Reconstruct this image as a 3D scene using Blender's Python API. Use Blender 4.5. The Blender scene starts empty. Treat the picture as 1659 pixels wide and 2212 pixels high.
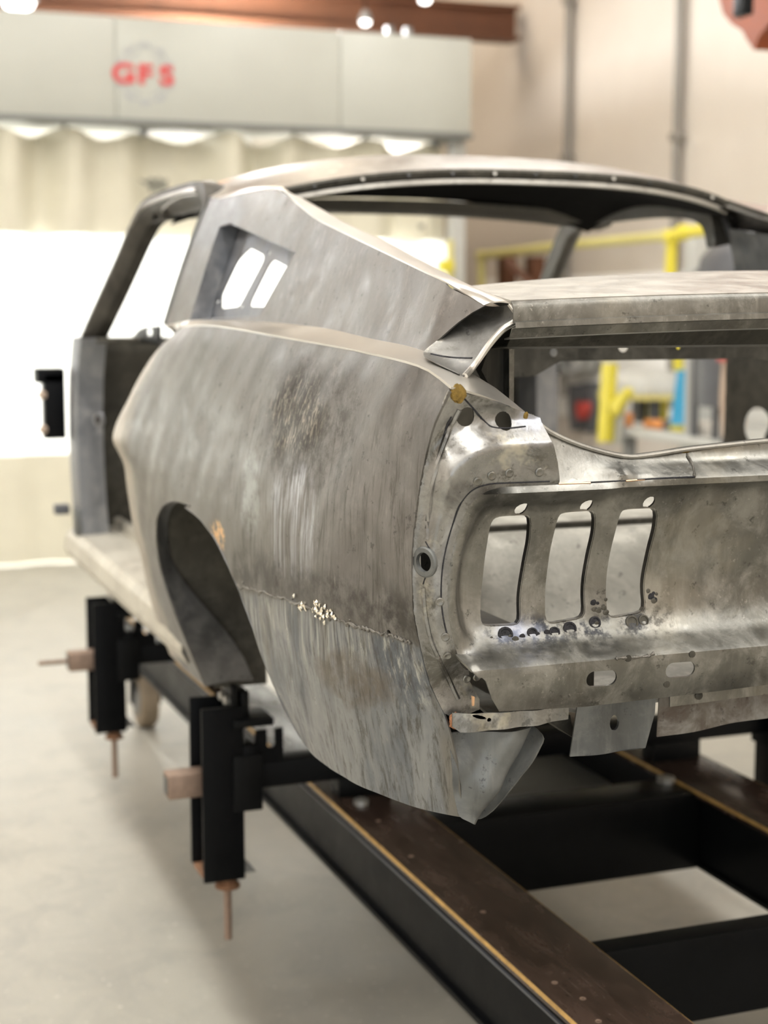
import bpy, bmesh, math, random
import numpy as np
from mathutils import Vector, Matrix
from mathutils.geometry import delaunay_2d_cdt
random.seed(7)
C = bpy.context.scene.collection
PI = math.pi

# ------------------------------------------------------------------ camera
LIFT = 0.55                                  # the body stands this much above its own road level
F = 3400.0; YAW = math.radians(20.6); PIT = math.radians(7.4)
CAM = np.array([-2.8251, 1.5828, 0.9985])    # in body coordinates (x forward, y left, z up)
cf = np.array([math.cos(YAW)*math.cos(PIT), -math.sin(YAW)*math.cos(PIT), -math.sin(PIT)])
cr = np.array([-math.sin(YAW), -math.cos(YAW), 0.0])
cu = np.cross(cr, cf)
cam = bpy.data.cameras.new('camera'); camo = bpy.data.objects.new('camera', cam); C.objects.link(camo)
camo.matrix_world = Matrix(((cr[0], cu[0], -cf[0], CAM[0]), (cr[1], cu[1], -cf[1], CAM[1]),
                            (cr[2], cu[2], -cf[2], CAM[2]+LIFT), (0, 0, 0, 1)))
cam.sensor_fit = 'HORIZONTAL'; cam.sensor_width = 36.0; cam.lens = F/1659.0*36.0
cam.clip_start = 0.05; cam.clip_end = 100
cam.dof.use_dof = True; cam.dof.focus_distance = 2.12; cam.dof.aperture_fstop = 4.4; cam.dof.aperture_blades = 0
sc = bpy.context.scene; sc.camera = camo
sc.view_settings.view_transform = 'Standard'; sc.view_settings.look = 'None'
sc.view_settings.gamma = 1.0; sc.view_settings.exposure = 0.0; sc.view_settings.use_curve_mapping = False

# ------------------------------------------------------------------ world and lights
w = bpy.data.worlds.new('world'); sc.world = w; w.use_nodes = True
bg = w.node_tree.nodes['Background']; bg.inputs[0].default_value = (0.9, 0.95, 1.0, 1); bg.inputs[1].default_value = 0.25

def area(name, loc, size, power, col=(1, .97, .92), aim=(0, 0, -1)):
    l = bpy.data.lights.new(name, 'AREA'); l.shape = 'RECTANGLE'; l.size = size[0]; l.size_y = size[1]
    l.energy = power; l.color = col
    o = bpy.data.objects.new(name, l); C.objects.link(o); o.location = loc
    o.rotation_euler = Vector(aim).to_track_quat('-Z', 'Y').to_euler()
    return o
# rows of fluorescent tubes under the shop ceiling
for i, x in enumerate((-5.0, -1.8, 1.4, 4.6)):
    for j, y in enumerate((-2.2, 1.6, 5.2)):
        area('ceiling_tube_light', (x, y, 5.75), (2.4, 0.35), (64 if y < 0 and x > 0 else 118) if x < 4 else (80 if y < 0 else 36), (1.0, .985, .95))
# lamps inside the prep booth behind the curtain
for y in (-1.3, 1.2, 3.7):
    area('booth_tube_light', (8.6, y, 3.1), (0.5, 2.2), 480, (1, 1, 1), (-0.55, 0, -1))
# warm lamp between the roof beams behind the header
for y in (-2.0, .6, 3.2): area('beam_tube_light', (9.5, y, 6.0), (2.6, .5), 75, (1, .86, .68))
# added cool fill light behind the camera, standing in for daylight
area('rear_fill_light', (-6.9, 3.2, 2.0), (3.6, 3.4), 60, (.93, .97, 1.0), (1, -.12, -.05))

# ------------------------------------------------------------------ helpers
def ray(px, py): return cf + cr*((px-829.5)/F) - cu*((py-1106.0)/F)
def at(px, py, ax, val):                     # body coordinates of a sight line on a plane
    d = ray(px, py); t = (val-CAM[ax])/d[ax]; return CAM+d*t
def atw(px, py, ax, val):                    # the same in room coordinates
    p = at(px, py, ax, val-(LIFT if ax == 2 else 0)); return np.array([p[0], p[1], p[2]+LIFT])
def on_surface(pts, ax, fn, guess):          # sight lines onto a height field
    out = []
    o = [i for i in range(3) if i != ax]
    for px, py in pts:
        v = guess
        for _ in range(60):
            p = at(px, py, ax, v); v += .5*(fn(p[o[0]], p[o[1]])-v)
        p = at(px, py, ax, v); out.append((p[o[0]], p[o[1]]))
    return out

def interp(xs, ys):                          # monotone cubic (PCHIP)
    xs = np.array(xs, float); ys = np.array(ys, float)
    h = np.diff(xs); d = np.diff(ys)/h; m = np.zeros(len(xs))
    for i in range(1, len(xs)-1):
        if d[i-1]*d[i] > 0:
            w1 = 2*h[i]+h[i-1]; w2 = h[i]+2*h[i-1]; m[i] = (w1+w2)/(w1/d[i-1]+w2/d[i])
    m[0] = d[0]; m[-1] = d[-1]
    def f(x):
        if x <= xs[0]: return ys[0]+m[0]*(x-xs[0])
        if x >= xs[-1]: return ys[-1]+m[-1]*(x-xs[-1])
        i = int(np.searchsorted(xs, x)-1); t = (x-xs[i])/h[i]; t2 = t*t; t3 = t2*t
        return ((2*t3-3*t2+1)*ys[i]+(t3-2*t2+t)*h[i]*m[i]+(-2*t3+3*t2)*ys[i+1]+(t3-t2)*h[i]*m[i+1])
    return f
def pts_interp(p): return interp([a for a, b in p], [b for a, b in p])
def ss(a, b, x):
    t = min(1, max(0, (x-a)/(b-a))); return t*t*(3-2*t)
def spline(pts, n=8, closed=False):          # Catmull-Rom
    P = [np.array(p, float) for p in pts]; out = []; N = len(P)
    rng = range(N if closed else N-1)
    for i in rng:
        if closed: a, b, c, d = P[i-1], P[i], P[(i+1) % N], P[(i+2) % N]
        else: a, b, c, d = P[max(i-1, 0)], P[i], P[i+1], P[min(i+2, N-1)]
        for k in range(n):
            t = k/n
            out.append(.5*((2*b)+(-a+c)*t+(2*a-5*b+4*c-d)*t*t+(-a+3*b-3*c+d)*t**3))
    if not closed: out.append(P[-1])
    return out
def circ(cx, cy, rx, ry=None, n=16, rot=0):
    ry = ry or rx; c, s = math.cos(rot), math.sin(rot)
    return [(cx+c*rx*math.cos(a)-s*ry*math.sin(a), cy+s*rx*math.cos(a)+c*ry*math.sin(a)) for a in [2*PI*k/n for k in range(n)]]
def rounded(poly, r, n=5):                   # round the corners of a polygon
    out = []; N = len(poly)
    for i in range(N):
        p = np.array(poly[i], float); a = np.array(poly[i-1], float); b = np.array(poly[(i+1) % N], float)
        ra = min(r, np.linalg.norm(a-p)*.45); rb = min(r, np.linalg.norm(b-p)*.45)
        s = p+(a-p)/np.linalg.norm(a-p)*ra; e = p+(b-p)/np.linalg.norm(b-p)*rb
        for k in range(n+1):
            t = k/n; out.append(tuple((1-t)**2*s+2*t*(1-t)*p+t*t*e))
    return out
def resample(poly, step):
    out = []
    N = len(poly)
    for i in range(N):
        a = np.array(poly[i][:2], float); b = np.array(poly[(i+1) % N][:2], float); L = np.linalg.norm(b-a)
        if L < 1e-6: continue
        k = max(1, int(round(L/step)))
        for j in range(k): out.append(tuple(a+(b-a)*j/k))
    # drop points that fall together
    res = []
    for p in out:
        if not res or math.hypot(p[0]-res[-1][0], p[1]-res[-1][1]) > step*.12: res.append(p)
    if math.hypot(res[0][0]-res[-1][0], res[0][1]-res[-1][1]) < step*.12: res.pop()
    return res
def inside(poly, X, Y):
    r = np.zeros(X.shape, bool); P = np.array(poly); n = len(P)
    for i in range(n):
        x1, y1 = P[i]; x2, y2 = P[i-1]
        if y1 == y2: continue
        c = ((y1 > Y) != (y2 > Y)) & (X < (x2-x1)*(Y-y1)/(y2-y1)+x1); r ^= c
    return r
def bdist(polys, X, Y):
    D = np.full(X.shape, 9.0)
    for P in polys:
        P = np.array(P); Q = np.roll(P, -1, 0)
        for (x1, y1), (x2, y2) in zip(P, Q):
            dx, dy = x2-x1, y2-y1; L = dx*dx+dy*dy+1e-12
            t = np.clip(((X-x1)*dx+(Y-y1)*dy)/L, 0, 1); D = np.minimum(D, np.hypot(X-x1-t*dx, Y-y1-t*dy))
    return D

def link_mesh(name, V, Fs, mat, parent=None, smooth=True, angle=32):
    me = bpy.data.meshes.new(name); me.from_pydata([tuple(map(float, v)) for v in V], [], Fs); me.update()
    if smooth:
        me.polygons.foreach_set('use_smooth', [True]*len(me.polygons)); me.set_sharp_from_angle(angle=math.radians(angle))
    o = bpy.data.objects.new(name, me); C.objects.link(o)
    if mat: me.materials.append(M[mat] if isinstance(mat, str) else mat)
    if parent: o.parent = parent
    return o
def vnormals(V, Fs):
    N = np.zeros_like(V)
    for f in Fs:
        p = V[list(f)]
        n = np.cross(p[1]-p[0], p[2]-p[0]) if len(f) == 3 else np.cross(p[2]-p[0], p[3]-p[1])
        for i in f: N[i] += n
    L = np.linalg.norm(N, axis=1); L[L == 0] = 1
    return N/L[:, None]
def sheet(name, V, Fs, th, mat, parent=None, angle=32, mirror=False):
    """sheet metal: front skin, back skin th behind it and a rim"""
    V = np.array(V, float); N = vnormals(V, Fs); B = V-N*th; n = len(V)
    cnt = {}
    for f in Fs:
        for i in range(len(f)):
            e = (f[i], f[(i+1) % len(f)]); cnt[e] = cnt.get(e, 0)+1
    edges = [e for e in cnt if (e[1], e[0]) not in cnt]
    allV = [V, B]; faces = [tuple(f) for f in Fs]+[tuple(i+n for i in reversed(f)) for f in Fs]
    m = {}; rim = []
    for a, b in edges:
        for i in (a, b):
            if i not in m: m[i] = 2*n+len(rim); rim.append(V[i]); rim.append(B[i])
        faces.append((m[b], m[a], m[a]+1, m[b]+1))
    if rim: allV.append(np.array(rim))
    allV = np.vstack(allV)
    o = link_mesh(name, allV, faces, mat, parent, True, angle)
    if mirror:
        mv = allV*np.array([1, -1, 1]); o2 = link_mesh(name, mv, [tuple(reversed(f)) for f in faces], mat, parent, True, angle)
        return o, o2
    return o
def panel(name, outline, holes, fn, step, mat, parent=None, th=.003, mirror=False, angle=32, lines=(), flip=False):
    """sheet-metal panel over a 2D outline with holes; fn(a, b) gives the point in space"""
    ol = resample(outline, step); hs = [resample(h, min(step*.6, .006)) for h in holes]
    polys = [ol]+hs
    A = np.array(ol); x0, y0 = A.min(0); x1, y1 = A.max(0)
    gx, gy = np.meshgrid(np.arange(x0, x1, step), np.arange(y0, y1, step*.866))
    gx[1::2] += step*.5
    gx = gx.ravel(); gy = gy.ravel()
    ok = inside(ol, gx, gy)
    for h in hs: ok &= ~inside(h, gx, gy)
    ok &= bdist(polys+[l for l in lines], gx, gy) > step*.45
    verts = []; edges = []
    for P in polys:
        s = len(verts); verts += [Vector(p) for p in P]; edges += [(s+i, s+(i+1) % len(P)) for i in range(len(P))]
    verts += [Vector((a, b)) for a, b in zip(gx[ok], gy[ok])]
    vo, eo, fo, *_ = delaunay_2d_cdt(verts, edges, [], 0, 1e-6)
    V2 = np.array([(v.x, v.y) for v in vo]); T = np.array([f for f in fo if len(f) == 3])
    cx = V2[T].mean(1); keep = inside(ol, cx[:, 0], cx[:, 1])
    for h in hs: keep &= ~inside(h, cx[:, 0], cx[:, 1])
    T = T[keep]; used = np.unique(T); mp = {int(u): i for i, u in enumerate(used)}
    V = [fn(a, b) for a, b in V2[used]]
    Fs = [tuple(mp[int(i)] for i in (t[::-1] if flip else t)) for t in T]
    return sheet(name, V, Fs, th, mat, parent, angle, mirror)
def loft(name, rows, mat, parent=None, th=.003, mirror=False, angle=32, flip=False, closed=False):
    """rows of points (same count) skinned as sheet metal"""
    V = np.array(rows, float); nr, nc, _ = V.shape; Fs = []
    for i in range(nr-1):
        for j in range(nc if closed else nc-1):
            a, b, c, d = i*nc+j, i*nc+(j+1) % nc, (i+1)*nc+(j+1) % nc, (i+1)*nc+j
            Fs.append((a, d, c, b) if flip else (a, b, c, d))
    return sheet(name, V.reshape(-1, 3), Fs, th, mat, parent, angle, mirror)
class MB:
    def __init__(s): s.V = []; s.F = []
    def add(s, V, F_):
        n = len(s.V); s.V += [tuple(v) for v in V]; s.F += [tuple(i+n for i in f) for f in F_]; return s
    def box(s, a, b, bev=0.0):
        x0, y0, z0 = np.minimum(a, b); x1, y1, z1 = np.maximum(a, b)
        bm = bmesh.new(); bmesh.ops.create_cube(bm, size=1)
        for v in bm.verts: v.co = ((x0+x1)/2+v.co.x*(x1-x0), (y0+y1)/2+v.co.y*(y1-y0), (z0+z1)/2+v.co.z*(z1-z0))
        if bev: bmesh.ops.bevel(bm, geom=bm.edges[:], offset=bev, segments=2, affect='EDGES', profile=.5)
        bm.verts.index_update(); s.add([v.co[:] for v in bm.verts], [[v.index for v in f.verts] for f in bm.faces]); bm.free(); return s
    def tube(s, path, r, n=10, cap=True):
        P = [np.array(p, float) for p in path]; rs = r if hasattr(r, '__len__') else [r]*len(P)
        rings = []; up = np.array([0, 0, 1.0])
        for i, p in enumerate(P):
            t = P[min(i+1, len(P)-1)]-P[max(i-1, 0)]; t = t/np.linalg.norm(t)
            u = np.cross(t, up)
            if np.linalg.norm(u) < .05: u = np.cross(t, np.array([1.0, 0, 0]))
            u /= np.linalg.norm(u); v = np.cross(u, t)
            rings.append([p+rs[i]*(math.cos(2*PI*k/n)*u+math.sin(2*PI*k/n)*v) for k in range(n)])
        V = [v for rr in rings for v in rr]; Fs = []
        for i in range(len(P)-1):
            for k in range(n): Fs.append((i*n+k, i*n+(k+1) % n, (i+1)*n+(k+1) % n, (i+1)*n+k))
        if cap: Fs.append(tuple(range(n-1, -1, -1))); Fs.append(tuple((len(P)-1)*n+k for k in range(n)))
        return s.add(V, Fs)
    def prism(s, poly, fn, d):                # polygon (2D) mapped by fn, extruded by vector d
        d = np.array(d, float); A = [np.array(fn(a, b), float) for a, b in poly]; n = len(A)
        return s.add(A+[a+d for a in A], [tuple(range(n)), tuple(range(2*n-1, n-1, -1))]+[((i+1) % n, i, i+n, (i+1) % n+n) for i in range(n)])
    def lathe(s, prof, base, axis=(0, 0, 1), n=20, cap=True):
        ax = Vector(axis).normalized(); u = ax.orthogonal().normalized(); v = ax.cross(u); b = Vector(base); V = []; Fs = []
        for r, h in prof:
            for k in range(n):
                a = 2*PI*k/n; V.append(tuple(b+ax*h+(u*math.cos(a)+v*math.sin(a))*r))
        for i in range(len(prof)-1):
            for k in range(n): Fs.append((i*n+k, i*n+(k+1) % n, (i+1)*n+(k+1) % n, (i+1)*n+k))
        if cap: Fs.append(tuple(range(n-1, -1, -1))); Fs.append(tuple((len(prof)-1)*n+k for k in range(n)))
        return s.add(V, Fs)
    def build(s, name, mat, parent=None, smooth=True, angle=35, mirror=False):
        o = link_mesh(name, s.V, s.F, mat, parent, smooth, angle)
        if mirror: return o, link_mesh(name, [(x, -y, z) for x, y, z in s.V], [tuple(reversed(f)) for f in s.F], mat, parent, smooth, angle)
        return o
def tag(o, label, cat, group=None):
    o['label'] = label; o['category'] = cat
    if group: o['group'] = group
    return o
def thing(name, label, cat, loc=(0, 0, 0), group=None):
    o = bpy.data.objects.new(name, None); C.objects.link(o); o.location = loc; o.empty_display_size = .1
    return tag(o, label, cat, group)
def struct(o): o['kind'] = 'structure'; return o

# ------------------------------------------------------------------ materials
M = {}
class NB:
    def __init__(s, name):
        m = bpy.data.materials.new(name); m.use_nodes = True; M[name] = m; s.m = m; s.t = m.node_tree
        s.b = s.t.nodes['Principled BSDF']; s.co = s.t.nodes.new('ShaderNodeTexCoord').outputs['Object']
    def put(s, sock, v):
        if isinstance(v, bpy.types.NodeSocket): s.t.links.new(v, sock)
        else: sock.default_value = v
    def mapv(s, scale=(1, 1, 1), loc=(0, 0, 0), rot=(0, 0, 0), vec=None):
        n = s.t.nodes.new('ShaderNodeMapping'); s.put(n.inputs[0], vec or s.co)
        n.inputs['Scale'].default_value = scale; n.inputs['Location'].default_value = loc; n.inputs['Rotation'].default_value = rot; return n.outputs[0]
    def noise(s, scale, detail=4, rough=.6, vec=None, dist=0, col=False):
        n = s.t.nodes.new('ShaderNodeTexNoise'); s.put(n.inputs['Vector'], vec or s.co); n.inputs['Scale'].default_value = scale
        n.inputs['Detail'].default_value = detail; n.inputs['Roughness'].default_value = rough; n.inputs['Distortion'].default_value = dist
        return n.outputs['Color' if col else 'Fac']
    def vor(s, scale, vec=None, out='Distance'):
        n = s.t.nodes.new('ShaderNodeTexVoronoi'); s.put(n.inputs['Vector'], vec or s.co); n.inputs['Scale'].default_value = scale; return n.outputs[out]
    def math(s, op, a, b=0.0, clamp=False):
        n = s.t.nodes.new('ShaderNodeMath'); n.operation = op; n.use_clamp = clamp; s.put(n.inputs[0], a); s.put(n.inputs[1], b); return n.outputs[0]
    def rng(s, v, a, b, c=0.0, d=1.0, smooth=True):
        n = s.t.nodes.new('ShaderNodeMapRange'); n.interpolation_type = 'SMOOTHSTEP' if smooth else 'LINEAR'
        s.put(n.inputs[0], v); n.inputs[1].default_value = a; n.inputs[2].default_value = b; n.inputs[3].default_value = c; n.inputs[4].default_value = d; return n.outputs[0]
    def mix(s, fac, a, b, mode='MIX'):
        n = s.t.nodes.new('ShaderNodeMix'); n.data_type = 'RGBA'; n.blend_type = mode
        s.put(n.inputs[0], fac); s.put(n.inputs[6], a if isinstance(a, bpy.types.NodeSocket) else (*a, 1)); s.put(n.inputs[7], b if isinstance(b, bpy.types.NodeSocket) else (*b, 1)); return n.outputs[2]
    def sep(s, vec=None):
        n = s.t.nodes.new('ShaderNodeSeparateXYZ'); s.put(n.inputs[0], vec or s.co); return n.outputs
    def blob(s, c, rad, wob=.25, scale=14):    # wobbly ellipsoid mask around c (1 inside)
        v = s.mapv(tuple(1/r for r in rad), tuple(-a/r for a, r in zip(c, rad)))
        n = s.t.nodes.new('ShaderNodeVectorMath'); n.operation = 'LENGTH'; s.put(n.inputs[0], v)
        d = s.math('ADD', n.outputs['Value'], s.math('MULTIPLY', s.math('SUBTRACT', s.noise(scale, 5, .7), .5), wob*4))
        return s.rng(d, 1.15, .65)
    def bump(s, h, strength=.3, dist=.002):
        n = s.t.nodes.new('ShaderNodeBump'); n.inputs['Strength'].default_value = strength; n.inputs['Distance'].default_value = dist
        s.put(n.inputs['Height'], h); s.put(s.b.inputs['Normal'], n.outputs[0])
    def done(s, col=None, rough=None, metal=None):
        if col is not None: s.put(s.b.inputs['Base Color'], col if isinstance(col, bpy.types.NodeSocket) else (*col, 1))
        if rough is not None: s.put(s.b.inputs['Roughness'], rough)
        if metal is not None: s.put(s.b.inputs['Metallic'], metal)
        return s.m
def plain(name, col, rough=.6, metal=0.0, var=.12, scale=9, bump=0):
    n = NB(name); f = n.noise(scale, 5, .65)
    c = n.mix(f, tuple(max(0, v*(1-var*1.6)) for v in col), tuple(min(1, v*(1+var*1.6)) for v in col))
    if bump: n.bump(n.noise(scale*6, 3), bump, .002)
    n.done(c, n.rng(f, .2, .8, max(0, rough-.06), min(1, rough+.06)), metal)
    if 'black' in name: n.b.inputs['Specular IOR Level'].default_value = .12
    return n
def steel(name, dark, mid, light, rough=.42, metal=.85, streak=.5, blotch=3.0, extra=None, speck=.7):
    n = NB(name)
    big = n.noise(blotch, 5, .62, dist=.6); med = n.noise(17, 6, .7, dist=.4); fine = n.noise(120, 3, .6)
    stv = n.mapv((40, 40, 3.2)); st = n.noise(1.0, 5, .7, stv)
    c = n.mix(n.rng(big, .32, .68), dark, mid)
    c = n.mix(n.rng(med, .42, .72, 0, .75), c, light)
    c = n.mix(n.math('MULTIPLY', n.rng(st, .5, .74), streak), c, light)
    c = n.mix(n.math('MULTIPLY', n.rng(st, .48, .25), streak*.8), c, tuple(v*.55 for v in dark))
    c = n.mix(n.math('MULTIPLY', n.rng(n.noise(46, 4, .75), .60, .70), speck), c, tuple(v*.5 for v in dark))
    r = n.math('ADD', n.rng(med, .3, .7, rough-.09, rough+.1), n.math('MULTIPLY', n.math('SUBTRACT', st, .5), .25))
    if extra: c, r = extra(n, c, r)
    n.bump(n.math('ADD', n.math('MULTIPLY', med, .8), n.math('ADD', n.math('MULTIPLY', st, .5), n.math('MULTIPLY', fine, .25))), .22, .0025)
    n.done(c, r, metal); return n

def quarter_extra(n, c, r):
    x, y, z = n.sep()
    # lower patch panel below the weld seam: bluish, vertically brushed
    seam = n.math('ADD', n.math('MULTIPLY', n.rng(x, -.25, -.62, 0, 1), .031), .527)
    wob = n.math('MULTIPLY', n.math('SUBTRACT', n.noise(14, 4), .5), .02)
    below = n.rng(n.math('SUBTRACT', n.math('ADD', z, wob), seam), .006, -.006)
    rear = n.rng(x, -.24, -.27)
    lo = n.math('MULTIPLY', below, rear)
    stv = n.mapv((95, 95, 3.4), rot=(0, .16, 0)); st = n.noise(1, 5, .7, stv)
    bands = n.noise(1, 4, .6, n.mapv((17, 17, 1.6), rot=(0, .42, 0)), dist=.3)
    near = n.rng(n.math('SUBTRACT', n.math('ADD', z, n.math('MULTIPLY', wob, 3.0)), seam), -.13, -.05)
    blue = n.mix(n.rng(bands, .36, .64), (.15, .165, .185), (.30, .31, .315))
    blue = n.mix(n.math('MULTIPLY', near, n.rng(st, .50, .66)), blue, (.43, .435, .41))
    blue = n.mix(n.math('MULTIPLY', near, n.rng(st, .48, .36)), blue, (.11, .115, .13))
    blue = n.mix(n.rng(st, .62, .72, 0, .45), blue, (.50, .51, .52))
    br_ = n.blob((-.76, .84, .475), (.11, .3, .04), .6, 13)
    blue = n.mix(n.math('MULTIPLY', br_, n.rng(n.noise(26, 5, .7), .3, .6, .2, .8)), blue, (.15, .125, .095))
    br2 = n.noise(1, 4, .6, n.mapv((9, 9, 1.4), (2, 0, 0), (0, .42, 0)))
    blue = n.mix(n.rng(br2, .52, .66, 0, .7), blue, (.21, .195, .165))
    c = n.mix(lo, c, blue)
    # burnt band above the seam
    band = n.math('MULTIPLY', n.rng(n.math('ABSOLUTE', n.math('SUBTRACT', n.math('SUBTRACT', n.math('ADD', z, wob), seam), .035)), .05, .01), rear)
    c = n.mix(n.math('MULTIPLY', band, n.rng(n.noise(22, 5, .7), .35, .6)), c, (.075, .07, .065))
    # streaky darker zone across the middle of the flank
    zone = n.math('MULTIPLY', n.rng(n.math('ADD', z, wob), .90, .80), n.rng(x, -.15, -.35))
    sv = n.noise(1, 6, .75, n.mapv((75, 75, 6), rot=(0, .12, 0)), dist=.4)
    c = n.mix(n.math('MULTIPLY', zone, n.rng(sv, .52, .34, 0, .8)), c, (.085, .079, .068))
    c = n.mix(n.math('MULTIPLY', zone, n.rng(sv, .60, .74, 0, .6)), c, (.40, .385, .35))
    # scuffed grind marks on the flank
    sc0 = n.blob((-.56, .86, .825), (.21, .3, .10), .35, 8)
    c = n.mix(n.math('MULTIPLY', sc0, n.rng(n.noise(24, 6, .75), .36, .60, 0, .85)), c, (.075, .069, .059))
    sc_ = n.blob((-.52, .86, .835), (.13, .3, .065), .3, 10)
    mark = n.noise(1, 6, .8, n.mapv((110, 110, 24), rot=(0, .5, 0)), dist=1.2)
    c = n.mix(n.math('MULTIPLY', sc_, n.rng(mark, .64, .42, 0, 1)), c, (.04, .035, .028))
    c = n.mix(n.math('MULTIPLY', sc_, n.rng(mark, .50, .62, 0, .7)), c, (.36, .31, .24))
    c = n.mix(n.math('MULTIPLY', sc_, n.rng(mark, .66, .72)), c, (.80, .70, .50))
    # pale sanded patches
    p2 = n.blob((-.37, .86, .715), (.05, .3, .09), .35, 8)
    c = n.mix(n.math('MULTIPLY', p2, n.rng(n.noise(18, 5, .7), .35, .6, 0, .7)), c, (.40, .42, .41))
    p3 = n.blob((-.58, .86, .67), (.11, .3, .08), .4, 7)
    c = n.mix(n.math('MULTIPLY', p3, n.rng(st, .4, .7)), c, (.45, .46, .49))
    # heat tint over the wheel arch
    o1 = n.blob((-.17, .89, .60), (.05, .3, .03), .4, 40)
    c = n.mix(n.math('MULTIPLY', o1, n.rng(n.noise(60, 4, .8), .42, .6)), c, (.85, .55, .28))
    # filler-coloured front edge by the door opening
    fr = n.math('MULTIPLY', n.rng(n.math('ADD', x, n.math('MULTIPLY', n.math('SUBTRACT', n.noise(9, 4), .5), .25)), .52, .66), n.rng(z, .93, .88))
    c = n.mix(n.math('MULTIPLY', fr, .8), c, (.55, .50, .43))
    r = n.math('SUBTRACT', r, n.math('MULTIPLY', lo, .06))
    return c, r
def sail_extra(n, c, r):
    x, y, z = n.sep()
    g = n.blob((.55, .70, 1.19), (.24, .4, .07), .3, 7)
    c = n.mix(n.math('MULTIPLY', g, .85), c, (.22, .225, .235))
    d = n.noise(1, 5, .75, n.mapv((70, 70, 9), rot=(0, -.7, 0)))
    c = n.mix(n.rng(d, .52, .72, 0, .5), c, (.34, .31, .28))
    return c, r
def tail_extra(n, c, r):
    x, y, z = n.sep()
    ay = n.math('ABSOLUTE', y)
    heat = n.math('MULTIPLY', n.rng(n.math('ABSOLUTE', n.math('SUBTRACT', z, .567)), .030, .008), n.rng(n.math('ABSOLUTE', n.math('SUBTRACT', ay, .585)), .16, .13))
    c = n.mix(n.math('MULTIPLY', heat, n.rng(n.noise(38, 4, .7), .44, .6)), c, (.035, .037, .042))
    pit = n.math('MULTIPLY', n.rng(n.noise(150, 3, .7), .60, .68), n.rng(n.noise(9, 4), .45, .62))
    c = n.mix(n.math('MULTIPLY', pit, .3), c, (.62, .60, .55))
    c = n.mix(n.rng(n.noise(7, 6, .75, n.mapv((1, 1, .6), (3, 3, 3)), .5), .52, .70, 0, .7), c, (.14, .132, .11))
    bl = n.blob((-.96, .70, .56), (.2, .06, .035), .3, 18)
    c = n.mix(n.math('MULTIPLY', bl, n.rng(n.noise(14, 4), .35, .65, 0, .45)), c, (.34, .37, .48))
    og = n.rng(n.noise(6, 4, .6), .56, .7)
    c = n.mix(n.math('MULTIPLY', og, .16), c, (.47, .42, .31))
    return c, r
def cap_extra(n, c, r):
    b = n.blob((-.99, .69, .84), (.2, .035, .03), .4, 20)
    c = n.mix(n.math('MULTIPLY', b, n.rng(n.noise(14, 4), .35, .65, 0, .5)), c, (.42, .46, .58))
    b2 = n.noise(13, 6, .78, dist=.6); c = n.mix(n.rng(b2, .50, .64, 0, .85), c, (.11, .105, .09))
    c = n.mix(n.rng(n.noise(4, 5, .7, n.mapv(loc=(1, 7, 3))), .5, .7, 0, .6), c, (.20, .19, .165))
    c = n.mix(n.rng(n.noise(8, 5, .7, n.mapv(loc=(4, 2, 1))), .58, .68, 0, .7), c, (.58, .55, .46))
    return c, r
def roof_extra(n, c, r):
    x, y, z = n.sep()
    o = n.blob((.98, .60, 1.27), (.16, .05, .06), .2, 12)
    c = n.mix(n.math('MULTIPLY', o, .8), c, (.62, .33, .16))
    return c, r
steel('steel_quarter', (.138, .132, .123), (.205, .196, .183), (.285, .274, .257), .43, .8, .45, 3.2, quarter_extra)
steel('steel_sail', (.150, .142, .134), (.215, .204, .193), (.275, .262, .247), .43, .8, .2, 4, sail_extra)
plain('steel_highlight', (.60, .575, .53), .34, .9, .05, 6)  # highlight painted in: lighter steel for the up-facing strips
steel('steel_rail', (.045, .042, .037), (.08, .075, .066), (.13, .122, .105), .5, .5, .3, 4)
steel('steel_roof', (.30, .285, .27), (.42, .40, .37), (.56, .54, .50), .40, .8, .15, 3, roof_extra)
steel('steel_tail', (.142, .14, .126), (.235, .23, .21), (.385, .378, .345), .38, .9, .35, 5, tail_extra)
steel('steel_cap', (.205, .203, .195), (.315, .312, .30), (.47, .465, .445), .33, .9, .12, 8, cap_extra)
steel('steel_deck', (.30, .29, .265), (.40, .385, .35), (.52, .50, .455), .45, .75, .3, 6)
steel('steel_gutter', (.11, .107, .10), (.17, .166, .155), (.26, .255, .24), .5, .6, .1, 9, cap_extra)
steel('steel_lip', (.10, .10, .10), (.17, .17, .17), (.27, .27, .26), .5, .5, .3, 5)
steel('steel_blue', (.095, .10, .103), (.155, .162, .158), (.235, .24, .226), .50, .6, .5, 5)
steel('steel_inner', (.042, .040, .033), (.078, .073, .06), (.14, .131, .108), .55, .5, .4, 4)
steel('steel_trunk', (.30, .29, .25), (.47, .455, .40), (.68, .66, .59), .65, .0, .1, 6)
steel('steel_sill', (.42, .39, .33), (.60, .57, .49), (.72, .69, .60), .5, .35, .1, 5)
steel('steel_post', (.17, .18, .20), (.26, .27, .29), (.38, .38, .38), .45, .7, .5, 4)
steel('rusty_scale', (.10, .075, .06), (.22, .205, .18), (.42, .42, .40), .6, .5, .2, 9)
plain('weld_bead', (.20, .19, .17), .42, .9, .6, 110, .8)
plain('weld_brass', (.24, .16, .045), .42, .9, .55, 160, 1.0)
plain('weld_copper', (.45, .22, .12), .45, .8, .5, 120, .6)
plain('weld_black', (.05, .05, .055), .5, .7, .6, 120, .8)
plain('spark_bright', (.95, .88, .74), .25, 1.0, .05, 90)
plain('copper_glint', (.75, .47, .28), .35, .9, .2, 60)
plain('black_paint', (.004, .0045, .0055), .45, .0, .3, 12, .15)
plain('shade_black', (.004, .004, .004), .95, .0, .1, 12)
plain('black_satin', (.006, .0065, .007), .40, .0, .3, 12, .1)
plain('rust', (.23, .12, .065), .75, .15, .45, 40, .5)
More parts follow.
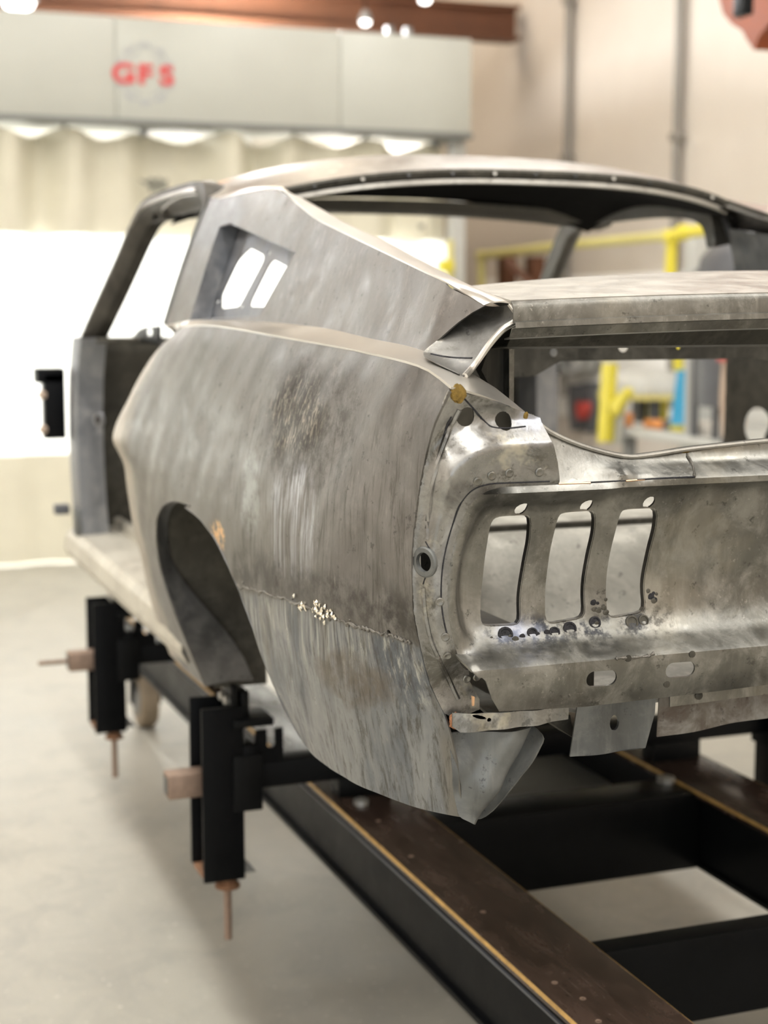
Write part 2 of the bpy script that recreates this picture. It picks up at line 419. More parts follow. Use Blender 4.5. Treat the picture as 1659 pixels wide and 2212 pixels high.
plain('rusty_rod', (.30, .215, .165), .6, .4, .3, 60, .4)
plain('bolt_zinc', (.55, .55, .52), .4, .8, .2, 30)
plain('rubber', (.03, .028, .026), .7, 0, .3, 20, .2)
plain('wheel_tan', (.30, .24, .17), .6, 0, .3, 18, .2)
plain('header_grey', (.53, .545, .50), .42, .1, .05, 2.2)
plain('header_trim', (.22, .23, .22), .45, .3, .1, 6)
plain('logo_red', (.68, .07, .075), .5, 0, .04, 9)
plain('logo_grey', (.44, .455, .46), .5, 0, .04, 9)
plain('canvas', (.76, .73, .60), .85, 0, .09, 3, .1)
plain('print_dark', (.23, .23, .19), .7, 0, .2, 40)
plain('orange_steel', (.30, .065, .015), .5, .1, .25, 5)
plain('rust_beam', (.13, .05, .022), .6, .1, .3, 4)
plain('yellow_paint', (.80, .70, .06), .5, 0, .1, 7)
plain('pale_yellow', (.72, .66, .26), .5, 0, .1, 7)
plain('blue_plastic', (.01, .33, .62), .45, 0, .1, 8)
plain('grey_plastic', (.10, .105, .115), .5, 0, .2, 8)
plain('mid_grey', (.27, .275, .27), .5, .1, .2, 8)
plain('pale_grey', (.55, .56, .54), .5, .1, .1, 8)
plain('brown_hose', (.16, .075, .05), .6, 0, .2, 9)
plain('rag_beige', (.50, .39, .31), .9, 0, .15, 10)
plain('rag_white', (.72, .69, .64), .9, 0, .1, 10)
plain('red_plastic', (.42, .05, .04), .5, 0, .1, 9)
plain('orange_plastic', (.75, .31, .10), .5, 0, .1, 9)
plain('conduit', (.30, .285, .26), .5, .3, .1, 5)
plain('hole_dark', (.006, .006, .006), .3, 0, .1, 5)  # near-black that paints the shade inside holes and bores
plain('lamp_white', (.9, .9, .88), .5, 0, .02, 5)
plain('ceiling_paint', (.42, .33, .22), .8, 0, .15, 1.2)
def mk_vinyl():
    n = NB('vinyl_window'); t = n.t
    tr = t.nodes.new('ShaderNodeBsdfTranslucent'); tr.inputs[0].default_value = (.93, .94, .93, 1)
    mx = t.nodes.new('ShaderNodeMixShader'); mx.inputs[0].default_value = .62
    n.done(n.mix(n.rng(n.noise(1.2, 4), .4, .7), (.84, .83, .80), (.74, .72, .68)), .35)
    t.links.new(n.b.outputs[0], mx.inputs[1]); t.links.new(tr.outputs[0], mx.inputs[2])
    t.links.new(mx.outputs[0], t.nodes['Material Output'].inputs[0])
mk_vinyl()
def mk_phenolic():
    n = NB('phenolic_plate')
    b = n.noise(7, 6, .65, n.mapv((1, 3, 1)), .5); sc_ = n.noise(1, 4, .7, n.mapv((5, 160, 1), rot=(0, 0, .25)))
    c = n.mix(n.rng(b, .25, .8), (.030, .019, .014), (.085, .055, .042))
    c = n.mix(n.rng(sc_, .64, .72, 0, .5), c, (.22, .17, .14))
    c = n.mix(n.rng(n.noise(3.2, 5, .7, n.mapv(loc=(3, 1, 0))), .58, .80, 0, .6), c, (.17, .12, .085))
    n.bump(b, .1, .002); n.done(c, n.rng(b, .3, .7, .17, .30), 0.0)
mk_phenolic()
plain('ply_edge', (.50, .31, .10), .6, 0, .45, 40)
def mk_floor():
    n = NB('floor_concrete')
    a = n.noise(.7, 6, .65, dist=.5); b = n.noise(5, 6, .7, dist=.8); d = n.noise(40, 4, .7)
    c = n.mix(n.rng(a, .3, .7), (.335, .322, .278), (.44, .423, .367))
    c = n.mix(n.rng(b, .42, .72, 0, .75), c, (.29, .285, .255))
    c = n.mix(n.rng(d, .60, .72, 0, .6), c, (.66, .64, .57))
    n.bump(d, .08, .002); n.done(c, n.rng(a, .3, .7, .30, .5))
mk_floor()
def mk_wall():
    n = NB('wall_paint')
    a = n.noise(.5, 5, .6); c = n.mix(n.rng(a, .3, .7), (.60, .55, .495), (.68, .632, .575))
    n.bump(n.noise(30, 3), .05, .003); n.done(c, .75)
mk_wall()

# ------------------------------------------------------------------ the shop: floor, walls, ceiling
X0, X1, Y0, Y1, H = -7.0, 15.0, -3.8, 7.5, 6.2
struct(MB().box((X0-.2, Y0-.2, -.2), (X1+.2, Y1+.2, 0)).build('floor', 'floor_concrete', None, False))
struct(MB().box((X0-.2, Y0-.2, H), (X1+.2, Y1+.2, H+.15)).build('ceiling', 'ceiling_paint', None, False))
struct(MB().box((X0-.2, Y0-.2, 0), (X1+.2, Y0, H)).build('wall_right', 'wall_paint', None, False))
struct(MB().box((X0-.2, Y1, 0), (X1+.2, Y1+.2, H)).build('wall_left', 'wall_paint', None, False))
struct(MB().box((X1, Y0, 0), (X1+.2, Y1, H)).build('wall_front', 'wall_paint', None, False))
wb = MB().box((X0-.2, Y0, 0), (X0, 1.2, H)); wb.box((X0-.2, 5.2, 0), (X0, Y1, H)); wb.box((X0-.2, 1.2, 3.9), (X0, 5.2, H))
struct(wb.build('wall_back', 'wall_paint', None, False))

# ------------------------------------------------------------------ the bare car body
car = thing('bare_car_body', 'bare steel fastback car body shell without doors, glass or paint', 'car body', (0, 0, LIFT))

# flank of the quarter panel: half width y over (x, z)
ST = [(.74, [(.20, .79), (.33, .83), (.447, .853), (.512, .870), (.597, .877), (.645, .884), (.677, .899), (.702, .911), (.735, .902), (.786, .875), (.843, .842), (.90, .80), (.945, .752)]),
      (.60, [(.20, .79), (.33, .833), (.447, .860), (.53, .878), (.60, .886), (.65, .893), (.68, .902), (.71, .907), (.75, .899), (.80, .880), (.86, .852), (.915, .815), (.95, .78)]),
      (.42, [(.20, .79), (.33, .838), (.45, .872), (.55, .888), (.63, .896), (.68, .9), (.735, .897), (.80, .884), (.86, .867), (.92, .842), (.956, .812)]),
      (.15, [(.20, .79), (.35, .852), (.45, .882), (.55, .894), (.63, .899), (.70, .897), (.80, .882), (.88, .862), (.94, .843), (.962, .832)]),
      (-.4, [(.28, .835), (.35, .858), (.45, .882), (.55, .892), (.63, .894), (.72, .889), (.82, .870), (.9, .846), (.947, .828)]),
      (-.7, [(.28, .832), (.32, .844), (.4, .860), (.5, .874), (.6, .878), (.7, .874), (.8, .858), (.9, .832), (.934, .818)]),
      (-.84, [(.28, .795), (.33, .806), (.4, .822), (.5, .845), (.6, .858), (.7, .858), (.8, .848), (.9, .824), (.926, .815)]),
      (-.95, [(.30, .742), (.45, .776), (.5, .799), (.553, .818), (.617, .834), (.69, .838), (.747, .837), (.795, .834), (.843, .829), (.9, .812)])]
STF = [(x, pts_interp(p)) for x, p in ST]
def Yq(x, z):
    xs = [s[0] for s in STF][::-1]; ys = [s[1](z) for s in STF][::-1]
    return interp(xs, ys)(x)
crest = pts_interp([(-1.02, .890), (-1.0, .897), (-.9, .921), (-.7, .934), (-.4, .947), (.15, .963), (.42, .957), (.60, .950), (.74, .945), (.9, .94)])
# wheel opening, from the rear bottom corner over the top to the front
arch_px = [(1000, 1766), (950, 1757), (900, 1745), (850, 1728), (800, 1707), (750, 1682), (700, 1652), (660, 1612), (620, 1545), (590, 1480), (557, 1390), (535, 1330), (512, 1268), (485, 1208), (460, 1160), (430, 1121), (400, 1097)]
arch_back = on_surface(arch_px, 1, Yq, .83)
arch = [tuple(p) for p in spline(arch_back+[(.02, .632), (.14, .627), (.25, .605), (.33, .568), (.378, .515), (.392, .46), (.385, .40), (.372, .33), (.365, .25), (.365, .20)], 4)]
xe = pts_interp([(.40, -.935), (.448, -.935), (.506, -.932), (.553, -.936), (.617, -.941), (.69, -.946), (.747, -.956), (.795, -.966), (.843, -.981), (.9, -1.0)])
rear_edge = [(xe(z)-.0015, z) for z in np.linspace(.894, .38, 26)]
top = [(x, crest(x)) for x in np.linspace(.70, -.995, 60)]
q_out = top+rear_edge+arch+[(.70, .20)]
def dent(x, z): return .0007*(math.sin(x*31+z*17)+math.sin(x*17-z*41+1)+.6*math.sin(x*63+z*55))*ss(.0, .05, x-xe(z))
panel('quarter_panel', q_out, [circ(-.882, .565, .004, n=8)], lambda a, b: (a, Yq(a, b)+dent(a, b), b), .012, 'steel_quarter', car, .003, True, 40, flip=True)

# shoulder between the crest and the sail panel
yin = pts_interp([(-1.02, .688), (-.98, .698), (-.9, .728), (-.82, .768), (-.6, .768), (-.2, .768), (.2, .774), (.5, .782), (.69, .787), (.74, .787)])
zin = pts_interp([(-1.02, .851), (-.98, .868), (-.9, .905), (-.82, .936), (-.6, .950), (-.35, .964), (0, .970), (.4, .970), (.74, .958)])
rows = []
for x in np.linspace(.70, -1.0, 50):
    zc = crest(x); yc = Yq(x, zc); r = []
    for k in range(9):
        t = k/8; s = t**1.25
        r.append((x+.018*t*ss(-.93, -1.0, x), yc+(yin(x)-yc)*t, zc+(zin(x)-zc)*s))
    rows.append(r)
loft('quarter_shoulder', rows, 'steel_highlight', car, .003, True, 40)

# sail panel with its louvre recess
def Ys(x, z): return yin(x)-.33*(z-zin(x))-.25*max(0, z-zin(x)-.06)**2
sail_top_px = [(600, 408), (640, 440), (683, 474), (760, 513), (840, 552), (920, 591), (962, 611), (1010, 640), (1046, 661)]
sail_top = on_surface(sail_top_px, 1, Ys, .72)
sail_rear = on_surface([(1046, 661), (1020, 675), (990, 696), (960, 722), (930, 750), (908, 767)], 1, Ys, .76)
sail_front = [(.69, .962), (.69, 1.05), (.69, 1.15), (.692, 1.22), (.70, 1.247)]
roof_join = [(.60, 1.236), (.42, 1.235)]
base = [(x, zin(x)-.002) for x in np.linspace(sail_rear[-1][0], .685, 30)]
rec_px = [(497, 481), (639, 544.5), (633, 555), (561, 682), (490, 690), (411, 694), (416, 671), (440, 590), (474, 488)]
rec = on_surface(rec_px, 1, Ys, .74)
s_out = [tuple(p) for p in sail_front]+roof_join+sail_top+sail_rear[1:]+base[1:-1]
panel('sail_panel', s_out[::-1], [rec], lambda a, b: (a, Ys(a, b), b), .013, 'steel_sail', car, .003, True, 40, flip=True)
# recess: side walls and a slotted plate set back from the skin
DEP = .045
rr = resample(rec, .02)
loft('recess_wall', [[(a, Ys(a, b), b) for a, b in rr], [(a, Ys(a, b)-DEP, b+.004) for a, b in rr]], 'steel_post', car, .002, True, 30, closed=True)
Yr = lambda x, z: Ys(x, z)-DEP
slot1 = on_surface([(540, 535), (570, 551), (569, 564), (517, 662), (478, 667), (478, 638), (514, 562)], 1, Yr, .68)
slot2 = on_surface([(590, 560), (648, 590), (600, 664), (539, 662), (543, 647), (581, 571)], 1, Yr, .68)
dots = []
for px, py in ((581, 546), (470, 651), (522, 662)):
    (a, b), = on_surface([(px, py)], 1, Yr, .68); dots.append(circ(a, b, .008, .005, 8))
plate = on_surface([(487, 470), (668, 545), (590, 705), (395, 702)], 1, Yr, .68)
panel('louvre_plate', plate, [rounded(slot1, .012, 3), rounded(slot2, .012, 3)]+dots, lambda a, b: (a, Yr(a, b), b), .012, 'steel_post', car, .003, True, flip=True)

# roof skin
zr = pts_interp([(.30, 1.27), (.43, 1.306), (.5, 1.323), (.6, 1.343), (.7, 1.358), (.85, 1.371), (1.0, 1.375), (1.15, 1.369), (1.3, 1.348), (1.42, 1.315), (1.6, 1.25)])
def Zr(x, y):
    a = abs(y); return zr(x)-(.078+.004*ss(.8, .5, x))*(a/.6)**2.7
def lip_x(y): return .425+.09*(abs(y)/.56)**3
lip = [(lip_x(y), y) for y in np.linspace(-.565, .565, 47)]
r_out = lip+[(.60, .675), (.70, .682), (.85, .676), (1.1, .668), (1.28, .66), (1.36, .635), (1.40, .55)]+[(1.42-.03*(y/.5)**2, y) for y in np.linspace(.45, -.45, 9)]+[(1.40, -.55), (1.36, -.635), (1.28, -.66), (1.1, -.668), (.85, -.676), (.70, -.682), (.60, -.675)]
panel('roof_panel', r_out, [], lambda a, b: (a, b, Zr(a, b)), .03, 'steel_roof', car, .004, False, 40)
# stepped flange round the upper edge of the rear window
ys = np.linspace(-.566, .566, 60)
def lp(y, dx, dz): return (lip_x(y)+dx, y, Zr(lip_x(y), y)+dz)
fl = loft('window_upper_flange', [[lp(y, a, b) for y in ys] for a, b in ((0, 0), (-.004, -.006), (.0, -.017), (.006, -.020), (.010, -.0205))], 'steel_inner', car, .002, False, 25)
loft('window_glass_ledge', [[lp(y, a, b) for y in ys] for a, b in ((.008, -.020), (.004, -.0215), (.001, -.031), (.012, -.033))], 'steel_deck', car, .002, False, 25)
for k, y in enumerate(np.linspace(-.5, .5, 11)):
    p = lp(y, -.004, -.011)
    MB().lathe([(.0045, 0), (.0045, .002)], p, (-1, 0, .3), 8).build('flange_screw_hole', 'hole_dark' if k % 3 else 'steel_deck', fl)
# inner roof skin, near-black to paint in the shade under the roof
loft('roof_inner_skin', [[(x, y, Zr(x, y)-.030-.008*math.sin((x-.5)*9)) for y in np.linspace(-.62, .62, 25)] for x in np.linspace(.55, 1.34, 14)], 'shade_black', car, .002, False)
# rail down each side of the rear window
A_ = [np.array((a, Ys(a, b), b)) for a, b in [(.60, 1.236), (.42, 1.235)]+sail_top]
Bpx = [(640, 427, .565), (655, 437, .568), (700, 464, .575), (760, 492, .585), (831, 523, .60), (900, 560, .618), (998, 611, .645), (1050, 634, .662), (1103, 656, .682)]
B_ = [np.array((lip_x(.565), .565, Zr(lip_x(.565), .565)))]+[at(a, b, 1, y) for a, b, y in Bpx[1:]]
def even(P, n):
    P = np.array([p for p in spline(P, 8)]); d = np.r_[0, np.cumsum(np.linalg.norm(np.diff(P, axis=0), axis=1))]; u = np.linspace(0, d[-1], n)
    return np.array([np.interp(u, d, P[:, k]) for k in range(3)]).T
A_ = even(A_, 40); B_ = even(B_, 40)
rows = []
for t in np.linspace(0, 1, 9):
    rows.append([A_[i]*(1-t)+B_[i]*t+np.array((0, .35, 1))*math.sin(PI*t)*(.008-.005*min(1, i/20)) for i in range(40)])
loft('window_side_rail', rows, 'steel_highlight', car, .002, True, 35, flip=True)
loft('window_side_flange', [[B_[i]+np.array(d) for i in range(40)] for d in ((0, 0, 0), (0, -.002, -.010), (0, -.012, -.013), (0, -.022, -.013))], 'steel_inner', car, .002, True, 30, flip=True)

# deck between rear window and boot opening
def Zd(x, y):
    t = (x+.93)/.33; q = (y/.70)**2; return 1.004+.016*(1-q)+t*(.024+.022*(1-q))-.012*t*t
rear_x = lambda y: -.925-.01*(1-(y/.69)**2)
d_out = [(rear_x(y), y) for y in np.linspace(.69, -.69, 40)]+[(-.55+.03*(y/.6)**2, y) for y in np.linspace(-.60, .60, 40)]
panel('deck_panel', d_out, [], lambda a, b: (a, b, Zd(a, b)), .03, 'steel_deck', car, .003, False, 40, flip=True)
ys = np.linspace(-.69, .69, 60)
dk = lambda y, dx, dz: (rear_x(y)+dx, y, Zd(rear_x(y), y)+dz)
loft('deck_rear_face', [[dk(y, a, b) for y in ys] for a, b in ((0, .0), (-.004, -.003), (-.006, -.008), (-.006, -.026))], 'steel_tail', car, .002, False, 25, flip=True)
loft('deck_drip_lip', [[dk(y, a, b) for y in ys] for a, b in ((-.006, -.026), (-.014, -.0275), (-.015, -.0315), (-.004, -.033), (.004, -.045), (.02, -.047))], 'steel_tail', car, .002, False, 25, flip=True)
loft('window_lower_flange', [[(-.55+.03*(y/.6)**2+a, y, Zd(-.55, y)+b) for y in np.linspace(-.6, .6, 40)] for a, b in ((0, 0), (.006, -.012), (.03, -.014))], 'steel_deck', car, .002)
# braces under the deck, dark inside the boot
hole = lambda y, z, r, s=1: circ(y, z, r, r*s, 12)
br = [(-.66, 1.0), (.66, 1.0), (.66, .885), (.55, .872), (.35, .878), (.30, .904), (-.1, .904), (-.16, .898), (-.56, .898), (-.66, .89)]
hb = []
for px, py, r in ((1345, 748, .011), (1195, 761, .008), (1249, 740, .004), (1296, 738, .004), (1464, 750, .0045)):
    p = at(px, py, 0, -.30); hb.append(hole(p[1], p[2], r))
panel('package_tray_brace', br[::-1], hb, lambda a, b: (-.30+.02*ss(.95, .98, b), a, b), .02, 'steel_inner', car, .003)
loft('deck_inner_brace', [[(-.88+a, y, .975+b) for y in np.linspace(-.66, .66, 20)] for a, b in ((0, .0), (.03, -.03), (.10, -.035), (.14, -.005))], 'steel_inner', car, .002)

# boot-side gutter from the window corner down to the tail
gpx = [((1046, 661), (1103, 657)), ((1010, 683), (1118, 688)), ((975, 710), (1085, 712)), ((945, 737), (1058, 742)), ((915, 763), (1035, 775)), ((930, 780), (1018, 798)), ((990, 808), (1005, 813))]
rows = []
for k, (a, b) in enumerate(gpx):
    ta = k/6
    p0 = at(*a, 0, [-.80, -.82, -.83, -.835, -.84, -.875, -.925][k]); p1 = at(*b, 0, [-.905, -.915, -.91, -.905, -.905, -.91, -.925][k])
    r = []
    for j in range(9):
        t = j/8; p = p0*(1-t)+p1*t; p = p+np.array([.005*math.sin(PI*t)*(1-ta*.7)+.0015*math.sin(9*t+5*ta), 0, -.003*math.sin(PI*t)]); r.append(p)
    rows.append(r)
rows = [[np.array(p) for p in r] for r in rows]
fine = []
for j in range(9): fine.append(spline([rows[k][j] for k in range(7)], 5))
rows = [[fine[j][i] for j in range(9)] for i in range(len(fine[0]))]
loft('boot_gutter', rows, 'steel_gutter', car, .0015, True, 35)
gi = len(rows); e = MB(); e.tube([np.array(rows[int(gi*.66)][j])+np.array((-.001, 0, .001)) for j in range(1, 8)], .0016, 6); e.build('gutter_seam', 'weld_black', car, mirror=True)
edge = [r[-1] for r in rows]
e = MB(); e.tube(edge, .0045, 8); gl = e.build('gutter_lip', 'steel_highlight', car, mirror=True)
# hinge bracket inside the boot
hx = -.74
bp = [at(px, py, 0, hx) for px, py in [(1040, 800), (1062, 735), (1085, 712), (1108, 725), (1108, 850), (1090, 872), (1068, 852)]]
MB().prism([(p[1], p[2]) for p in bp], lambda a, b: (hx, a, b), (.02, 0, 0)).build('hinge_bracket', 'steel_inner', car, mirror=True)
fp = [at(px, py, 0, hx-.02) for px, py in [(1100, 728), (1111, 742), (1110, 868), (1100, 874)]]
MB().prism([(p[1], p[2]) for p in fp], lambda a, b: (hx-.02, a, b), (.035, 0, 0)).build('hinge_bracket_flange', 'steel_tail', car, mirror=True)

# ---------------- tail: concave panel with the lamp openings and the valance in one pressing
xt = pts_interp([(.455, -.975), (.475, -.985), (.50, -.992), (.528, -.994), (.534, -.990), (.541, -.972), (.55, -.957), (.565, -.943), (.585, -.934), (.62, -.929), (.66, -.934), (.70, -.945), (.735, -.957), (.752, -.966), (.757, -.976), (.763, -.983), (.770, -.981), (.776, -.972), (.790, -.945), (.797, -.940), (.86, -.935), (.90, -.94)])
# K: inner edge of the corner cap, round the lamp recess
Kp = [(1300, 1036), (1190, 1043), (1110, 1046), (1060, 1049), (1025, 1061), (1000, 1088), (983, 1130), (966, 1190), (957, 1250), (957, 1310), (968, 1370), (990, 1420), (1020, 1455), (1040, 1462)]
K = [tuple(at(px, py, 0, x)[1:]) for (px, py), x in zip(Kp, [-.98, -.98, -.978, -.975, -.97, -.965, -.962, -.958, -.955, -.953, -.953, -.958, -.97, -.98])]
Kf = [tuple(p) for p in spline(K, 6)]
KA = np.array(Kf)
def kdist(y, z):                              # distance from K, positive on the outer (cap) side
    P = KA[:-1]; Q = KA[1:]; d = Q-P; L = (d**2).sum(1)
    t = np.clip(((np.array([y, z])-P)*d).sum(1)/L, 0, 1); c = P+d*t[:, None]; v = np.array([y, z])-c
    D = np.hypot(v[:, 0], v[:, 1]); i = int(D.argmin()); cr_ = d[i, 0]*v[i, 1]-d[i, 1]*v[i, 0]
    return D[i]*(1 if cr_ > 0 else -1)
lipz = pts_interp([(0, .816), (.295, .812), (.43, .804), (.487, .7985), (.53, .7985), (.594, .815), (.643, .836), (.668, .856), (.70, .87)])
def Xt(y, z):
    y_ = abs(y); x = xt(z)
    if y_ > .45 and .50 < z < .80:
        D = -kdist(y_, z); f = ss(.42, .60, y_)
        g = f*ss(.036, .012, D)*ss(-.010, -.002, D)*(1 if z > .535 else ss(.515, .535, z)); wt = ss(.735, .785, z)
        x = min(x, x*(1-g)+g*(xe(z)+.004-(.028+.016*wt)*ss(.50, .56, z)))
    if y_ > .42 and z > .765:
        s_ = -.983+.040*min(1, max(0, (z-.765)/(lipz(y_)-.765))); k_ = ss(.42, .56, y_); x = x*(1-k_)+s_*k_
    if .35 < y_ < .62 and z > .765: x -= .012*math.exp(-((y_-.545)/.02)**2)*math.exp(-((z-.778)/.006)**2)   # small pressed ear
    return x
lipc = [(0, .816), (.15, .815), (.295, .812), (.36, .8085), (.43, .804), (.487, .7985), (.53, .7985), (.594, .815), (.643, .836), (.668, .856)]
left = [tuple(p) for p in spline(lipc, 4)]
half = left+[(.672, .80), (.69, .775)]+[(y, z) for y, z in [(p[0]+.004, p[1]+.002) for p in Kf[12:]]]+[(.752, .515), (.742, .49), (.728, .470), (.60, .464), (.40, .468), (.2, .474), (0, .478)]
t_out = half+[(-y, z) for y, z in half[::-1]][1:-1]
def lamp(px, xs):
    return [tuple(at(a, b, 0, x)[1:]) for (a, b), x in zip(px, xs)]
XS = lambda ps: [xt(.72)-.0 if b < 1180 else xt(.64) if b < 1300 else xt(.58) for a, b in ps]
L1 = [(1072, 1114), (1150, 1110), (1146, 1170), (1130, 1250), (1124, 1300), (1130, 1352), (1045, 1356), (1037, 1330), (1040, 1260), (1048, 1190), (1058, 1130)]
L2 = [(1215, 1106), (1291, 1101), (1288, 1150), (1272, 1215), (1263, 1270), (1266, 1335), (1180, 1352), (1176, 1300), (1180, 1240), (1192, 1170), (1205, 1118)]
L3 = [(1352, 1099), (1426, 1096), (1422, 1140), (1404, 1205), (1392, 1260), (1395, 1322), (1312, 1338), (1307, 1290), (1313, 1220), (1330, 1150), (1342, 1108)]
lamps = []
for L in (L1, L2, L3):
    q = [tuple(at(a, b, 0, xt(.745-(b-1090)*.00068))[1:]) for a, b in L]; lamps.append(rounded(q, .014, 3))
for px, py in ((1121, 1098), (1262, 1091), (1397, 1084)):
    p = at(px, py, 0, -.951); lamps.append(circ(p[1], p[2], .0095, .0075, 12, -.6))
for px, py in ((1300, 1466), (1470, 1447)):
    p = at(px, py, 0, -.993); lamps.append([(p[1]+(.012 if c > 0 else -.012)+.011*c, p[2]+.011*s) for c, s in [(math.cos(2*PI*k/20), math.sin(2*PI*k/20)) for k in range(20)]])
holes = lamps+[[(-y, z) for y, z in h[::-1]] for h in lamps]
tail = panel('tail_panel', t_out, holes, lambda a, b: (Xt(a, b), a, b), .0095, 'steel_tail', car, .003, False, 45, flip=True)
# turned-back flanges inside the lamp openings
for h in lamps[:3]:
    hh = resample(h, .008)
    for s in (1, -1):
        loft('lamp_opening_flange', [[(Xt(y, z)+.001, s*y, z) for y, z in hh], [(Xt(y, z)+.010, s*y, z) for y, z in hh]], 'steel_tail', tail, .0015, False, closed=True, flip=s < 0)

# corner cap between quarter panel and lamp recess
def Xc(y, z):
    D = kdist(y, z); e_ = Yq(xe(z), z)-y
    wt = ss(.735, .785, z); Dn = D/(1+.75*wt)
    lower = ss(.50, .56, z)
    rim = (.024+.016*wt)*ss(.052, .028, Dn)+.004*ss(.02, .0, Dn)
    groove = .003*math.exp(-((Dn-.056)/.003)**2)
    return xe(z)-.001+(groove-rim)*lower*ss(.004, .022, e_)
def cap_n(p):
    h = .002; return (-1, (Xc(p[1]+h, p[2])-Xc(p[1]-h, p[2]))/(2*h), (Xc(p[1], p[2]+h)-Xc(p[1], p[2]-h))/(2*h))
def on_cap(px, py):
    x = -.97
    for _ in range(50):
        p = at(px, py, 0, x); x += .3*(Xc(p[1], p[2])-x)
    return at(px, py, 0, x)
cap_top = [(.810, .894), (.79, .8915), (.76, .8845), (.72, .872), (.69, .862), (.676, .857)]
capK = [(p[0], p[1]) for p in Kf]
cap_in = [(.672, .83), (.660, .80), (.655, .775)]
edge_out = [(Yq(x, z)-.0004, z) for x, z in rear_edge if z > .445][::-1]
i0 = 9
c_out = cap_top+cap_in+[p for p in capK if p[0] > .655 or p[1] < .7]+[(.748, .50), (.735, .476), (.735, .462), (.770, .452)]+edge_out[:-1]
ch = []
for px, py, r in ((1005, 900, .012), (1087, 909, .0115), (918, 1214, .012)):
    p = on_cap(px, py); ch.append(circ(p[1], p[2], r, r*1.05, 16))
cap, cap2 = panel('corner_cap', c_out[::-1], ch, lambda a, b: (Xc(a, b), a, b), .006, 'steel_cap', car, .003, True, 45, flip=True)
for px, py in ((1032, 1040), (1062, 1028), (1100, 1022), (1165, 1020), (962, 1376), (967, 1416), (950, 1300), (1008, 1466), (1030, 1462)):
    p = on_cap(px, py)
    MB().lathe([(.0062, -.001), (.0060, .0012), (.0045, .002), (.001, .0012)], p, cap_n(p), 12).build('spot_weld', 'steel_tail', cap)
# brass blob where quarter, shoulder and cap meet
def lump(name, p, r, mat, parent, n=26, seed=1, sq=(1, 1, 1)):
    rnd = random.Random(seed); bm = bmesh.new(); bmesh.ops.create_icosphere(bm, subdivisions=3, radius=r)
    for v in bm.verts:
        k = 1+.16*math.sin(v.co.x*520+seed)*math.sin(v.co.y*430+2*seed)*math.sin(v.co.z*470+seed*3)+rnd.uniform(-.07, .07)
        v.co = Vector((v.co.x*k*sq[0]+p[0], v.co.y*k*sq[1]+p[1], v.co.z*k*sq[2]+p[2]))
    bm.verts.index_update(); V = [v.co[:] for v in bm.verts]; Fs = [[v.index for v in f.verts] for f in bm.faces]; bm.free()
    return link_mesh(name, V, Fs, mat, parent, True, 60)
lump('brass_weld', on_cap(990, 850), .0105, 'weld_brass', cap, seed=3, sq=(.22, 1, 1.15))
lump('brass_weld', on_cap(1136, 898), .0045, 'weld_brass', cap, seed=5, sq=(.3, .8, 1.2))
lump('copper_weld', on_cap(985, 1557), .011, 'weld_copper', cap, seed=8, sq=(.22, .9, 1.1))
# seam lines on the cap
def seam(name, pts, r, mat, parent, fn=on_cap):
    P = spline([fn(a, b) for a, b in pts], 4); e = MB(); e.tube(P, r, 6); return e.build(name, mat, parent)
seam('cap_seam', [(1000, 858), (1020, 880), (1045, 908), (1063, 922), (1095, 925), (1135, 921)], .0012, 'weld_black', cap)
seam('flange_bead', [(992, 885), (972, 925), (950, 985), (935, 1045), (926, 1110), (922, 1165)], .0036, 'steel_cap', cap)
seam('flange_bead', [(914, 1270), (918, 1320), (928, 1370), (946, 1420), (968, 1465), (990, 1510)], .0034, 'steel_cap', cap)
seam('cap_edge_seam', [(a-3, b-3) for a, b in Kp[1:12]], .0011, 'weld_black', cap)
seam('cap_seam', [(975, 900), (960, 935), (948, 975), (940, 1010)], .0009, 'weld_black', cap)
seam('cap_seam', [(919, 1170), (930, 1190), (939, 1212), (936, 1232), (920, 1246), (914, 1262)], .0009, 'weld_black', cap)
loft('cavity_dark_plate', [[(-.905+.01*math.sin(z*9), y, z) for y in np.linspace(.752, .81, 5)] for z in np.linspace(.58, .74, 6)], 'steel_inner', car, .002, True)  # dark plate added so the cap's bolt hole looks dark inside
MB().box((-.962, .575, .475), (-.10, .66, .525), .004).build('frame_rail_backing', 'steel_inner', car, mirror=True)  # rail stub added as dark backing so the valance hole looks black
# boss round the bolt hole
p = on_cap(918, 1214)
MB().lathe([(.0124, -.003), (.0205, -.002), (.0205, .0015), (.0185, .003), (.0130, .003), (.0124, -.003)], p, cap_n(p), 24, False).build('bolt_boss', 'steel_blue', cap)

# spot-weld scars and burn pits below the lamp openings
rs = random.Random(4)
def on_tail(px, py):
    x = -.95
    for _ in range(50):
        p = at(px, py, 0, x); x += .3*(Xt(p[1], p[2])-x)
    return at(px, py, 0, x)
for px, py, r in ((1092, 1371, .011), (1150, 1368, .008), (1198, 1366, .008), (1231, 1358, .010), (1285, 1345, .009), (1365, 1344, .010), (1390, 1340, .008)):
    p = on_tail(px, py)
    MB().lathe([(r, -.001), (r*.98, .0014), (r*.72, .0018), (r*.66, .0006), (r*.2, .0004)], p, (-1, 0, .35), 16).build('drilled_weld_scar', 'weld_black' if rs.random() < .4 else 'steel_inner', tail)
for k in range(26):
    px, py = (1300+rs.gauss(0, 16), 1318+rs.gauss(0, 14)) if k < 13 else (1055+rs.random()*170, 1372+rs.gauss(0, 8)) if k < 20 else (1410+rs.gauss(0, 7), 1280+rs.gauss(0, 11))
    if 1180 < px < 1264 and py < 1345 or 1312 < px < 1396 and py < 1330: continue
    p = on_tail(px, py)
    lump('weld_spatter', p, rs.uniform(.002, .005), 'weld_black' if k % 2 else 'steel_inner', tail, seed=k, sq=(.3, 1, 1))
